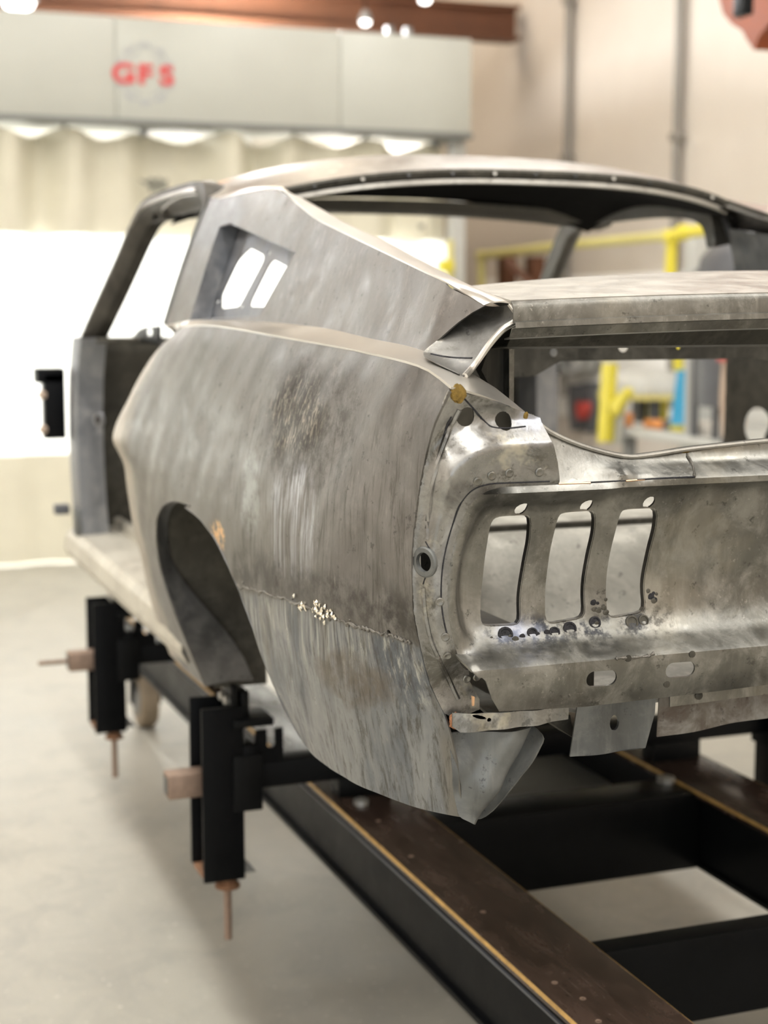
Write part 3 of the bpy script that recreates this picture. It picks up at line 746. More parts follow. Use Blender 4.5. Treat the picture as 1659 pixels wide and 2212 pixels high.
# patch plate on the boot lip, with an open gap along its lower edge
pp = [on_tail(a, b) for a, b in ((1165, 1030), (1165, 1044), (1260, 1042), (1400, 1035), (1500, 1030), (1493, 985), (1478, 973))]
seam('patch_gap', [(1168, 1044), (1230, 1044), (1300, 1041), (1370, 1037), (1430, 1033), (1500, 1030)], .0013, 'weld_black', tail, on_tail)
seam('patch_gap_glint', [(1206, 1045), (1240, 1044), (1275, 1043)], .0016, 'copper_glint', tail, on_tail)
seam('patch_gap_glint', [(1352, 1039), (1375, 1037), (1392, 1036)], .0014, 'copper_glint', tail, on_tail)
seam('patch_edge', [(1500, 1030), (1496, 1005), (1484, 980)], .0022, 'weld_bead', tail, on_tail)
lump('brass_weld', on_tail(1480, 973), .006, 'weld_brass', tail, seed=11, sq=(.5, 1.4, .7))
P = spline([on_tail(a, b) for a, b in ((1145, 905), (1165, 935), (1185, 975), (1190, 1035))], 5); e = MB(); e.tube(P, .0035, 8); e.build('cap_joint_bead', 'steel_cap', tail)
# narrow rolled lip along the boot opening
L = [(Xt(y, z)-.002, y, z) for y, z in left]; L = [(x, -y, z) for x, y, z in L[::-1]]+L[1:]
e = MB(); e.tube(L, .0035, 8); e.build('boot_lip', 'steel_deck', car)
loft('boot_lip_wall', [[(x+a, y, z+b) for x, y, z in L] for a, b in ((.002, .002), (.012, -.004), (.014, -.05))], 'steel_inner', car, .002)

# lower corner return behind the bumper
rp = [(976, 1588), (1080, 1580), (1152, 1566), (1168, 1578), (1171, 1592), (1140, 1645), (1100, 1712), (1075, 1760), (1058, 1784), (1040, 1790), (1018, 1778), (996, 1769), (982, 1690)]
rc = [tuple(at(a, b, 0, -.94)[1:]) for a, b in rp]
ea, eb = np.array(at(1160, 1575, 0, -.94)[1:]), np.array(at(1050, 1785, 0, -.94)[1:])
def Xl(y, z):
    d = eb-ea; v = np.array([y, z])-ea; D = abs(d[0]*v[1]-d[1]*v[0])/np.linalg.norm(d)
    return -.932-.004*ss(.77, .74, y)-.016*ss(.06, .03, D)*ss(.31, .36, z)+.030*ss(.016, -.002, D)-.004*math.sin(z*70)*math.sin(y*60)
panel('corner_return', rounded(rc[::-1], .006, 2), [], lambda a, b: (Xl(a, b), a, b), .006, 'steel_blue', car, .003, True, 45, flip=True)
# flange strip below the valance end
fs = [(985, 1545), (1060, 1541), (1150, 1535), (1228, 1526), (1226, 1553), (1160, 1567), (1060, 1578), (1000, 1586), (985, 1575)]
fq = [tuple(at(a, b, 0, -.965)[1:]) for a, b in fs]
hh = []
for px, py, a, b in ((1037, 1550, .011, .0025), (1058, 1556, .003, .003)):
    p = at(px, py, 0, -.965); hh.append(circ(p[1], p[2], a, b, 10, .3))
panel('valance_flange', fq[::-1], hh, lambda a, b: (-.965+.01*ss(.74, .78, a)+.002*math.sin(a*130), a, b), .006, 'steel_cap', car, .003, True, flip=True)
# copper-coloured gap at the end of the valance
pg = [at(a, b, 0, -.999) for a, b in ((1028, 1508), (1033, 1510), (1032, 1528), (1029, 1530))]
MB().prism([(p[1], p[2]) for p in pg], lambda a, b: (-.988, a, b), (.004, 0, 0)).build('valance_end_gap', 'copper_glint', car)

# hanging bracket plate, with its bolt hole
tb = [tuple(at(a, b, 0, -.93)[1:]) for a, b in ((1250, 1515), (1416, 1495), (1413, 1540), (1395, 1616), (1234, 1636))]
p = at(1327, 1561, 0, -.93)
panel('bumper_bracket', tb[::-1], [circ(p[1], p[2], .0085, .0115, 14)], lambda a, b: (-.93-.004*math.sin(a*60), a, b), .01, 'steel_blue', car, .004, True, flip=True)
MB().prism([tuple(at(a, b, 0, -.90)[1:]) for a, b in ((1180, 1555), (1232, 1545), (1240, 1595))], lambda a, b: (-.90, a, b), (.05, 0, 0)).build('bracket_gusset', 'steel_inner', car, mirror=True)
# rusty strip and second cross strip
rq = [tuple(at(a, b, 0, -.90)[1:]) for a, b in ((1425, 1500), (1660, 1470), (1760, 1458), (1760, 1535), (1660, 1548), (1420, 1592))]
panel('boot_floor_edge', rq[::-1], [], lambda a, b: (-.90+.004*math.sin(a*45), a, b), .012, 'rusty_scale', car, .003)
rq2 = [tuple(at(a, b, 0, -.955)[1:]) for a, b in ((1445, 1504), (1660, 1476), (1800, 1458), (1800, 1488), (1660, 1498), (1445, 1526))]
stp = panel('valance_strip', rq2[::-1], [], lambda a, b: (-.955, a, b), .012, 'steel_tail', car, .003)
p = at(1508, 1502, 0, -.957); MB().lathe([(.006, 0), (.006, .003), (.003, .0045)], p, (-1, 0, 0), 10).build('strip_bolt', 'steel_inner', stp)
# raised rib along the valance crease
for px, py in ((1357, 1422), (1440, 1478), (1495, 1413)):
    p = on_tail(px, py); MB().lathe([(.005, 0), (.0048, .0012), (.002, .0016)], p, (-1, 0, 0), 10).build('spot_weld', 'steel_inner', tail)
P = spline([on_tail(a, b) for a, b in ((1330, 1423), (1345, 1421), (1370, 1420), (1400, 1417), (1412, 1411))], 4); e = MB(); e.tube(P, [.002+.0012*math.sin(i*1.7) for i in range(len(P))], 6); e.build('crease_dent', 'weld_bead', tail)

# weld seam of the lower patch, with bright spatter
sp = on_surface([(514, 1268), (560, 1277), (610, 1292), (660, 1312), (710, 1333), (760, 1350), (810, 1364), (850, 1374), (888, 1388)], 1, Yq, .88)
S3 = [np.array((x, Yq(x, z)+dent(x, z)+.0008, z)) for x, z in [tuple(p) for p in spline(sp, 12)]]
rsd = random.Random(2)
e = MB(); e.tube([p+np.array((0, 0, rsd.uniform(-.0026, .0026))) for p in S3], [rsd.uniform(.0008, .0030) for _ in S3], 7)
wl = e.build('weld_seam', 'weld_bead', car)
def on_q(px, py):
    (x, z), = on_surface([(px, py)], 1, Yq, .87); return np.array((x, Yq(x, z), z))
for k in range(34):
    px = rsd.gauss(685, 28); py = 1310+(px-660)*.40+rsd.gauss(-6, 11)
    p = on_q(px, py); d = on_q(px+rsd.uniform(-2, 4), py+rsd.uniform(5, 14))
    e = MB(); n_ = np.array((0, .0012, 0)); e.tube([p+n_, (p+d)/2+n_*1.4, d+n_], [.0007, rsd.uniform(.0015, .0032), .0007], 5)
    e.build('weld_sparkle', 'spark_bright', wl)
for k in range(16):
    px = rsd.uniform(520, 880); py = np.interp(px, [514, 610, 710, 810, 888], [1268, 1292, 1333, 1364, 1388])+rsd.gauss(0, 5)
    lump('weld_spatter', on_q(px, py), rsd.uniform(.002, .0042), 'weld_bead', wl, seed=k, sq=(1, .5, .8))

# inner lip round the wheel opening
fa = [p for p in arch if p[1] < .66]
k0 = next(i for i, p in enumerate(arch) if p[0] > -.44)
la = arch[k0-4:]
rows = []
for t in (0, .15, .5, 1):
    r = []
    for x, z in la:
        y = Yq(x, z); wv = .028+.085*ss(.50, .24, z)*ss(.2, .35, x); r.append((x+t*.022*ss(.1, .3, x), y-t*wv, z+.006*math.sin(PI*t)))
    rows.append(r)
loft('wheel_opening_lip', rows, 'steel_lip', car, .002, True, 35)
# wheel housing
wp = [tuple(p) for p in spline([(.43, .18), (.435, .30), (.43, .42), (.40, .53), (.32, .62), (.18, .68), (0, .70), (-.18, .68), (-.32, .61), (-.42, .49), (-.46, .36), (-.47, .28)], 4)]
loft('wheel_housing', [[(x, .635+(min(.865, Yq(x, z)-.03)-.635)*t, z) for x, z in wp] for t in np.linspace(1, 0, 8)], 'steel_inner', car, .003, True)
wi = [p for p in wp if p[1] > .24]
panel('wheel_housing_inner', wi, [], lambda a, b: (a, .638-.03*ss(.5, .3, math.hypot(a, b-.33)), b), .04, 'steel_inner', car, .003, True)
e = MB(); e.tube([(.425, .86, .505), (.425, .75, .508), (.425, .645, .51)], .003, 6); e.build('housing_seam', 'weld_black', car, mirror=True)

# rocker panel with sill top
def rocker(x, t):
    prof = [(.700, .150), (.705, .205), (.765, .215), (.80, .235), (.812, .26), (.808, .30), (.795, .318), (.72, .322), (.66, .315), (.655, .345), (.64, .345)]
    return (x, prof[t][0]+.006*math.sin(x*2), prof[t][1])
loft('rocker_panel', [[rocker(x, t) for t in range(11)] for x in np.linspace(2.05, .455, 24)], 'steel_sill', car, .003, True, 25)
# scalloped pinch flange under the rocker
pz = [(x, .155-(.010 if int((x+9)*16) % 2 else 0)) for x in np.arange(.46, 2.04, .02)]
panel('pinch_flange', [(.46, .21), (2.04, .21)]+pz[::-1], [], lambda a, b: (a, .702, b), .05, 'steel_sill', car, .004, True)

# door-opening rail, A-pillar, roof rail
def sweep(name, path, prof, mat, mirror=True, up=(0, 1, 0), n=6):
    P = spline(path, n); up = np.array(up, float); rows = []
    for i, p in enumerate(P):
        t = P[min(i+1, len(P)-1)]-P[max(i-1, 0)]; t = t/np.linalg.norm(t); u = up-t*(up@t); u /= np.linalg.norm(u); v = np.cross(t, u)
        rows.append([p+u*a+v*b for a, b in prof])
    V = [q for r in rows for q in r]; m = len(prof); Fs = []
    for i in range(len(rows)-1):
        for j in range(m): Fs.append((i*m+j, i*m+(j+1) % m, (i+1)*m+(j+1) % m, (i+1)*m+j))
    Fs.append(tuple(range(m-1, -1, -1))); Fs.append(tuple((len(rows)-1)*m+j for j in range(m)))
    mb = MB(); mb.add(V, Fs); return mb.build(name, mat, car, True, 30, mirror=mirror)
pil = [(0, -.028), (.006, -.006), (0, .010), (-.022, .030), (-.055, .032), (-.060, -.02), (-.03, -.03)]
apath = [(1.97, .762, .86), (1.93, .758, .905), (1.70, .714, 1.083), (1.53, .685, 1.212), (1.44, .674, 1.255), (1.30, .664, 1.268), (1.0, .664, 1.270), (.82, .674, 1.262), (.745, .682, 1.246), (.712, .690, 1.215), (.708, .702, 1.165)]
sweep('door_opening_rail', apath, pil, 'steel_rail')
gut = [tuple(np.array(p)+np.array((0, .004, .008))) for p in apath[3:-3]]
e = MB(); e.tube(spline(gut, 5), .006, 7); e.build('drip_rail', 'steel_roof', car, mirror=True)
# windshield header and its lower flange
hy = np.linspace(-.66, .66, 24)
hdr = lambda y, a, b: (1.42-.06*(abs(y)/.6)**2.2+a, y, 1.285-.030*(abs(y)/.6)**2.4+b)
loft('windshield_header', [[hdr(y, a, b) for y in hy] for a, b in ((.03, 0), (.04, -.02), (.0, -.022), (-.07, -.012), (-.10, .01))], 'steel_rail', car, .003)
# door lock pillar (B-pillar) face and flange
lz = np.concatenate([np.linspace(.21, .94, 30), np.linspace(.962, 1.24, 14)])
loft('lock_pillar', [[(.70+a, (Ys(.69, z) if z > .95 else Yq(.70, z))+b*(.45 if z > .95 else 1), z) for z in lz] for a, b in ((0, -.001), (.006, -.006), (.006, -.05), (-.03, -.07), (-.03, -.10))], 'steel_post', car, .003, True, 30)
# weather-strip bead down the front edge of the sail
e = MB(); e.tube([(.70, Ys(.69, z)-.004, z) for z in np.linspace(.96, 1.24, 12)], .009, 8); e.build('pillar_edge_bead', 'steel_blue', car, mirror=True)
# hinge pillar
hp = [(0, 0), (.0, .012), (.03, .018), (.11, .018), (.135, .006), (.14, -.06), (.0, -.06)]
hz = [.30, .40, .50, .60, .70, .80, .86, .91]
rows = [[(1.86+a-(.04*ss(.8, .92, z)), .768+b+.012*math.sin((z-.3)*5)+.0*(z), z) for a, b in hp] for z in hz]
loft('hinge_pillar', rows, 'steel_post', car, .003, True, 30, closed=True)
MB().box((1.865, .775, .31), (1.955, .80, .405), .012).build('hinge_pillar_foot', 'steel_blue', car, mirror=True)
p = at(214, 907, 1, .79); MB().lathe([(.022, -.004), (.022, .004), (.013, .005), (.012, -.004)], p, (-.5, 1, 0), 14).build('pillar_grommet', 'steel_post', car)
MB().lathe([(.0118, 0), (.0118, .0045)], p, (-.5, 1, 0), 14).build('pillar_grommet_hole', 'hole_dark', car)
# fender bracket outside the hinge pillar
fb = MB(); fb.box((2.02, .80, .60), (2.08, .865, .80), .004); fb.box((2.02, .80, .77), (2.1, .885, .815), .004); fb.build('fender_bracket', 'black_paint', car, mirror=True)
for z in (.63, .735): MB().lathe([(.014, 0), (.014, .012), (.008, .018)], (2.03, .862, z), (-.3, 1, 0), 10).build('fender_bracket_bolt', 'rag_beige', car)
MB().box((1.99, .80, .37), (2.03, .845, .40), .004).build('lower_bracket', 'grey_plastic', car, mirror=True)

# floors, firewall, dash and inner sides
def Zf(x, y):
    z = .43+.16*ss(-.42, -.25, x)-.18*ss(.15, .3, x)-.20*ss(.3, .5, x)
    z += .05*ss(.0, .4, x)*math.exp(-(y/.13)**2)*2
    z += .010*ss(.10, .06, abs((y % .26)-.13))*ss(-.4, -.5, x)
    return z
panel('floor_pan', [(-.895, -.70), (-.895, .70), (-.45, .64), (.44, .64), (.46, .70), (2.05, .70), (2.05, -.70), (.46, -.70), (.44, -.64), (-.45, -.64)][::-1], [], lambda a, b: (a, b, Zf(a, b)), .04, 'steel_trunk', car, .004, False, 40)
fw = [(-.76, .22), (.76, .22), (.76, .86), (.66, .905), (-.66, .905), (-.76, .86)]
panel('firewall', fw, [circ(.45, .80, .085, .075, 20), circ(-.35, .62, .05), circ(.1, .60, .04)], lambda a, b: (2.02+.05*ss(.5, .3, b), a, b), .05, 'steel_inner', car, .004)
MB().box((2.03, .33, .70), (2.10, .58, .89), .01).build('heater_duct', 'hole_dark', car)
MB().box((1.80, -.74, .895), (1.98, .74, .91), .006).build('cowl_top', 'steel_inner', car)
sb = MB(); 
br_ = [tuple(at(a, b, 1, .60)[[0, 2]]) for a, b in ((285, 733), (303, 712), (316, 706), (349, 703), (349, 742), (285, 742))]
panel('dash_bracket', br_[::-1], [circ(*at(326, 717, 1, .60)[[0, 2]], .04, .012, 12)], lambda a, b: (a, .60, b), .03, 'black_satin', car, .006)
MB().box((1.2, .60, .895), (1.9, .615, .905)).build('dash_brace', 'black_satin', car)
# inner boot sides above the wheel housings
io = [(-.45, .50), (-.5, .93), (.3, .93), (.70, .90), (.70, .25), (.47, .22), (.45, .50), (.30, .63), (0, .70), (-.30, .63), (-.40, .52)]
panel('inner_side', io[::-1], [circ(.55, .70, .06, .05), circ(.56, .45, .04, .05)], lambda a, b: (a, .690, b), .05, 'steel_inner', car, .003, True)
MB().box((-.22, -.64, .56), (-.20, .64, .60)).build('seat_crossmember', 'steel_inner', car)

# ------------------------------------------------------------------ chassis bench under the body
bench = thing('chassis_bench', 'long low black steel chassis bench with brown plates under the car body', 'bench', (0, 0, 0))
XA, XB = -1.9, 3.1; ZP = .45
for s in (1, -1):
    mb = MB(); mb.box((XA, s*.335, .268), (XB, s*.463, .428), .004); mb.box((XA, s*.325, .265), (XB, s*.475, .277), .002)
    mb.build('rail', 'black_paint', bench); MB().box((XA, s*.46, .398), (XB, s*.4685, .402)).build('rail_ledge', 'grey_plastic', bench)
    pl = MB().box((XA, s*.32, .432), (XB, s*.4885, ZP), .0015).build('runway_plate', 'phenolic_plate', bench)
    MB().box((XA, s*.4885, .441), (XB, s*.4900, ZP-.001)).build('plywood_edge', 'ply_edge', pl)
    MB().box((XA, s*.3190, .441), (XB, s*.3205, ZP-.001)).build('plywood_edge', 'ply_edge', pl)
    for k, x in enumerate((-.62, -.69, -.77, -.86, -.96, -.30, .02, .25)):
        MB().lathe([(.0055, 0), (.0055, .0012), (.004, .0015), (.0035, .0002)], (x, s*(.44 if k % 2 else .455), ZP-.0002), (0, 0, 1), 12).build('plate_screw', 'rusty_rod', pl)
for x, w_, z0 in ((.33, .13, .263), (-.47, .055, .285), (-1.35, .055, .285), (1.35, .10, .263), (2.9, .10, .263)):
    MB().box((x-w_, -.333, z0), (x, .333, .442), .004).build('cross_member', 'black_satin', bench)
MB().box((.62, -.333, .335), (.98, .30, .345), .002).build('cover_plate', 'mid_grey', bench)
MB().lathe([(.018, 0), (.018, .010), (.010, .014)], (.375, .435, ZP), (0, 0, 1), 8).build('plate_bolt', 'bolt_zinc', bench)
MB().lathe([(.022, 0), (.022, .012), (.012, .016)], (.30, -.30, .442), (0, 0, 1), 8).build('plate_bolt', 'bolt_zinc', bench)
for x in (2.85, -1.6):
    for s in (1, -1):
        y = s*.40
        fk = MB().box((x-.05, y-.055, .20), (x+.05, y+.055, .27), .004); fk.box((x-.03, y-.055, .09), (x+.03, y-.045, .22)); fk.box((x-.03, y+.045, .09), (x+.03, y+.055, .22))
        f_ = fk.build('caster_fork', 'black_paint', bench)
        MB().lathe([(.05, -.03), (.098, -.032), (.103, -.02), (.103, .02), (.098, .032), (.05, .03)], (x, y, .103), (0, 1, 0), 28).build('caster_wheel', 'wheel_tan', f_)
        MB().lathe([(.02, -.05), (.06, -.036), (.06, .036), (.02, .05)], (x, y, .103), (0, 1, 0), 20).build('caster_hub', 'mid_grey', f_)

def stand(x, s, label, bar):
    t = thing('clamp_stand', label, 'stand', (x, s*.74, 0), 'sill clamp stands beside the bench')
    S = lambda a, b: (np.array((a[0], a[1]*s, a[2])), np.array((b[0], b[1]*s, b[2])))
    MB().box(*S((-.035, -.045, .30), (-.025, .048, .690)), .002).build('rear_flange', 'black_paint', t)
    MB().box(*S((.075, -.045, .31), (.085, .048, .690)), .002).build('front_flange', 'black_paint', t)
    MB().box(*S((-.03, -.045, .30), (.08, -.035, .690)), .002).build('web', 'black_paint', t)
    MB().box(*S((-.028, -.04, .30), (.078, .044, .312)), .002).build('base_plate', 'rust', t)
    MB().box(*S((-.042, -.085, .455), (-.036, -.02, .58)), .002).build('sleeve_plate', 'black_satin', t)
    MB().box(*S((-.035, -.075, .455), (.06, -.045, .60)), .003).build('sleeve', 'black_paint', t)
    tb = MB().box(*S((.0, .03, .485), (.055, .115, .540)), .004).build('sliding_tube', 'rusty_rod', t)
    MB().box(*S((.008, .1145, .493), (.047, .1165, .532))).build('tube_bore', 'hole_dark', tb)
    if bar: MB().tube([(.03, s*.10, .512), (.03, s*.20, .512)], .007, 8).build('turning_bar', 'rusty_rod', t)
    MB().lathe([(.028, 0), (.028, .006), (.018, .016), (.018, .026)], (-.005, s*-.012, .276), (0, 0, 1), 16).build('rod_collar', 'rust', t)
    P = [(-.005, s*-.012, z) for z in np.arange(.155, .28, .003)]
    MB().tube(P, [.0085+.001*(i % 2) for i in range(len(P))], 10).build('threaded_rod', 'rusty_rod', t)
    lg = MB(); lg.prism([(-.075, .308), (-.045, .345), (-.045, .308)], lambda a, b: (-.02, a*s, b), (.03, 0, 0)); lg.build('foot_lug', 'mid_grey', t)
    # clamp jaws gripping the sill flange
    MB().box(*S((-.03, -.034, .655), (.05, -.020, .735)), .002).build('clamp_jaw', 'black_satin', t)
    MB().box(*S((-.03, -.060, .66), (.05, -.042, .72)), .002).build('clamp_jaw', 'black_satin', t)
    MB().box(*S((-.05, -.11, .645), (.05, -.02, .662)), .002).build('clamp_saddle', 'black_satin', t)
    for k in (-.01, .03): MB().lathe([(.011, 0), (.011, .010), (.006, .014)], (k, s*(-.020), .70), (0, s, 0), 6).build('clamp_bolt', 'bolt_zinc', t)
    return t
stand(.44, 1, 'black clamp stand under the rear of the sill, nearest the camera', False)
stand(1.74, 1, 'black clamp stand under the front of the sill with a turning bar', True)
stand(.44, -1, 'black clamp stand beyond the bench on the far side of the body', False)
for x, lab in ((.455, 'black cross beam with slotted bracket beside the nearest clamp stand'), (1.755, 'black cross beam beside the front clamp stand under the door opening')):
    b = thing('cross_beam', lab, 'beam', (x, 0, ZP), 'beams across the chassis bench')
    MB().box((-.03, -.69, .045), (.03, .69, .105), .003).build('beam', 'black_paint', b)
    for s in (1, -1):
        MB().box((-.03, s*.34, 0), (.03, s*.47, .046), .002).build('spacer_block', 'black_satin', b)
        poly = [(.600, .10), (.600, .178), (.619, .178), (.619, .142), (.624, .136), (.632, .136), (.637, .142), (.637, .178), (.662, .178), (.668, .10)]
        MB().prism(poly, lambda a, c: (-.032, s*a, c), (.008, 0, 0)).build('slotted_bracket', 'black_paint', b, False)

# ------------------------------------------------------------------ prep enclosure: header box, curtain, post
HX = 6.55
pb = lambda px, py, x=HX: atw(px, py, 0, x)
zt, zb = 3.225, 2.612; yr = pb(1018, 200)[1]; yl = 5.4
hd = thing('curtain_header', 'long grey header box with red lettered emblem above the curtain', 'header', (HX, 1.4, zb))
def hbox(name, a, b, mat, parent, bev=0):
    a = np.array(a)-np.array((HX, 1.4, zb)); b = np.array(b)-np.array((HX, 1.4, zb)); return MB().box(a, b, bev).build(name, mat, parent)
cuts = [yr, pb(735, 150)[1], pb(250, 150)[1], 2.2, 3.7, yl]
for a, b in zip(cuts[:-1], cuts[1:]): hbox('front_panel', (HX, a+.002, zb+.035), (HX+.02, b-.002, zt), 'header_grey', hd, .003)
hbox('box_body', (HX+.02, yr, zb+.03), (HX+.45, yl, zt-.01), 'header_grey', hd)
hbox('lower_trim', (HX-.012, yr-.01, zb), (HX+.46, yl, zb+.035), 'header_trim', hd, .004)
for yy in (pb(845, 60)[1], pb(885, 60)[1]): hbox('hanger_clip', (HX+.01, yy-.02, zt), (HX+.06, yy+.02, zt+.05), 'mid_grey', hd)
c0 = pb(313, 160); lg = None
def ring_piece(a0, a1, r0, r1):
    return [(r1*math.cos(a), r1*math.sin(a)) for a in np.linspace(a0, a1, 12)]+[(r0*math.cos(a), r0*math.sin(a)) for a in np.linspace(a1, a0, 12)]
loc = lambda a, b: (-.003, c0[1]-a-1.4, c0[2]+b-zb)
for k in range(10):
    a0 = 2*PI*k/10+.06; a1 = 2*PI*(k+1)/10-.06
    if any(abs(((a0+a1)/2-q+PI) % (2*PI)-PI) < .25 for q in (0, PI)): continue
    MB().prism(ring_piece(a0, a1, .148, .172), loc, (.004, 0, 0)).build('emblem_ring', 'logo_grey', hd, False)
    MB().prism(ring_piece(a0+.12, a1-.12, .172, .180), loc, (.004, 0, 0)).build('emblem_ring', 'logo_grey', hd, False)
for k in range(4):
    a = PI/4+k*PI/2; MB().prism(ring_piece(a-.5, a+.5, .118, .130), loc, (.004, 0, 0)).build('emblem_ring', 'logo_grey', hd, False)
dg = None
for i, chx in enumerate('GFS'):
    cu_ = bpy.data.curves.new('letter', 'FONT'); cu_.body = chx; cu_.size = .155; cu_.offset = .006; cu_.extrude = .001; cu_.align_x = 'CENTER'
    to = bpy.data.objects.new('letter_tmp', cu_); C.objects.link(to)
    bpy.context.view_layer.update(); me = bpy.data.meshes.new_from_object(to.evaluated_get(bpy.context.evaluated_depsgraph_get()))
    V = [v.co.copy() for v in me.vertices]; Fs = [tuple(p.vertices) for p in me.polygons]; bpy.data.objects.remove(to); bpy.data.meshes.remove(me)
    link_mesh('letter', [(-.006-v.z, c0[1]-((i-1)*.127+v.x*1.22)-1.4, c0[2]-.055+v.y-zb) for v in V], [tuple(f) for f in Fs], 'logo_red', hd, False)

# curtain, hung in folds: canvas above, pale vinyl window, canvas below
CX = 6.78; z1, z2 = 1.985, .67
ya, yb_ = pb(968, 480, CX)[1], 5.3
cur = thing('prep_curtain', 'cream canvas curtain with a bright white vinyl window below the grey header', 'curtain', (CX, (ya+yb_)/2, 0))
rc_ = random.Random(5); ph = [(rc_.uniform(3, 20), rc_.uniform(0, 6), rc_.uniform(.006, .02)) for _ in range(7)]
def fold(y, z, amp): return amp*sum(a*math.sin(k*y+p+.25*z) for k, p, a in ph)
yc_ = (ya+yb_)/2
def cloth(name, za, zb2, amp, mat, mats, ny=300, nz=14, scal=0):
    rows = []
    for i in range(nz+1):
        r = []
        for j in range(ny+1):
            y = ya+(yb_-ya)*j/ny; t = i/nz; z = za+(zb2-za)*t
            sag = scal*(math.sin(PI*((y*2.1) % 1)))**2*t**3
            r.append((fold(y, z, amp*(1+1.3*scal*8*t))-.05*scal*8*t*math.sin(PI*((y*2.1) % 1)), y-yc_, z-sag))
        rows.append(r)
    loft(name, rows, mat, cur, .003, False, 60)
cloth('upper_canvas', z1, 2.60, 1.9, 'canvas', 0, scal=.055)
cloth('vinyl_window', z2, z1, .45, 'vinyl_window', 0, nz=8)
cloth('lower_canvas', .01, z2, .6, 'canvas', 0, nz=8)
k = 0
yy = math.ceil(ya*2.1)/2.1
while yy < yb_:
    MB().box((-.02, yy-yc_-.02, 2.57), (.02, yy-yc_+.02, 2.608)).build('curtain_hook', 'mid_grey', cur); yy += 1/2.1
# small dark winged print on the canvas
def prnt(px, py, w_, h_):
    c = pb(px, py, CX-.075)
    wing = [(-1, .35), (-.55, .25), (-.3, .55), (-.05, .35), (.15, .6), (.35, .3), (.7, .5), (.55, -.1), (.75, -.5), (.3, -.35), (.1, -.7), (-.1, -.45), (-.4, -.75), (-.45, -.2), (-.7, .05)]
    MB().prism([(a*w_, b*h_) for a, b in wing], lambda a, b: (-.072, c[1]-a-yc_, c[2]+b), (.004, 0, 0)).build('curtain_print', 'print_dark', cur, False)
prnt(338, 398, .11, .075); prnt(911, 489, .035, .03)
# enclosure end post with a yellow edge guard
p0 = pb(985, 500, 6.7)
ps = thing('enclosure_post', 'pale grey post with yellow guard at the end of the curtain', 'post', (6.7, p0[1], 0))
MB().box((-.05, -.045, 0), (.05, .045, 2.608), .006).build('post', 'pale_grey', ps)
MB().box((-.07, .045, .9), (-.04, .085, 1.98), .004).build('edge_guard', 'pale_yellow', ps)
gy = pb(963, 575, 6.62); MB().box((-.12, gy[1]-p0[1]-.045, gy[2]-.04), (-.04, gy[1]-p0[1]+.045, gy[2]+.04), .01).build('guard_bumper', 'yellow_paint', ps)
# booth lining that the booth lamps light
struct(MB().box((11.2, -2.4, 0), (11.3, 5.6, 3.25)).build('wall_booth', 'lamp_white', None, False))
struct(MB().box((6.98, -2.4, 3.2), (11.3, 5.6, 3.26)).build('ceiling_booth', 'lamp_white', None, False))

# ------------------------------------------------------------------ steelwork and lamps high up
def ibeam(name, a, b, h, wd, mat, label, group):
    a = np.array(a, float); b = np.array(b, float); ctr = (a+b)/2; o = thing(name, label, 'beam', ctr, group); d = b-a
    if abs(d[1]) > abs(d[0]): ex = np.array((wd/2, abs(d[1])/2, 0)); wb_ = np.array((.012, abs(d[1])/2, 0))
    else: ex = np.array((abs(d[0])/2, wd/2, 0)); wb_ = np.array((abs(d[0])/2, .012, 0))
    up = np.array((0, 0, 1))
    MB().box(-ex+up*(h/2-.03), ex+up*(h/2)).build('top_flange', mat, o); MB().box(-ex-up*(h/2), ex-up*(h/2-.03)).build('bottom_flange', mat, o); MB().box(-wb_-up*h/2, wb_+up*h/2).build('web', mat, o)
    return o
q = atw(500, 12, 0, 8.5)
ibeam('roof_beam', (8.5, -3.75, q[2]), (8.5, 5.5, q[2]), .26, .2, 'rust_beam', 'rust-red roof beam running just above the grey header box', 'rust-red roof beams')
q = atw(500, -40, 0, 10.5)
ibeam('roof_beam', (10.5, -3.75, q[2]), (10.5, 5.5, q[2]), .3, .2, 'rust_beam', 'rust-red roof beam farther back above the header box', 'rust-red roof beams')
def lampo(px, py, x, r, label):
    p = atw(px, py, 0, x); t = thing('pendant_lamp', label, 'lamp', p, 'small bright lamps near the roof beams')
    m = bpy.data.materials.get('lamp_glow')
    MB().lathe([(.02, .0), (r, -.05), (r*1.02, -.07), (r*.9, -.075)], (0, 0, .09), (0, 0, 1), 20).build('shade', 'mid_grey', t)
    MB().lathe([(r*.2, -r*.4), (r*.7, -r*.2), (r*.85, .01), (r*.2, .03)], (0, 0, 0), (0, 0, 1), 16).build('bulb', 'lamp_glow', t)
    MB().tube([(0, 0, .09), (0, 0, 6.2-p[2])], .008, 6).build('cord', 'black_satin', t)
n = NB('lamp_glow'); n.b.inputs['Emission Color'].default_value = (1, .98, .94, 1); n.b.inputs['Emission Strength'].default_value = 6.0; n.done((.9, .9, .9), .4)
lampo(918, 2, 8.0, .05, 'small bright lamp above the right end of the header box')
lampo(789, 50, 8.3, .045, 'small bright lamp against the rust-red roof beam')
lampo(40, 8, 7.6, .12, 'bright lamp at the top left corner above the header box')

def W(px, py, y): return atw(px, py, 1, y)
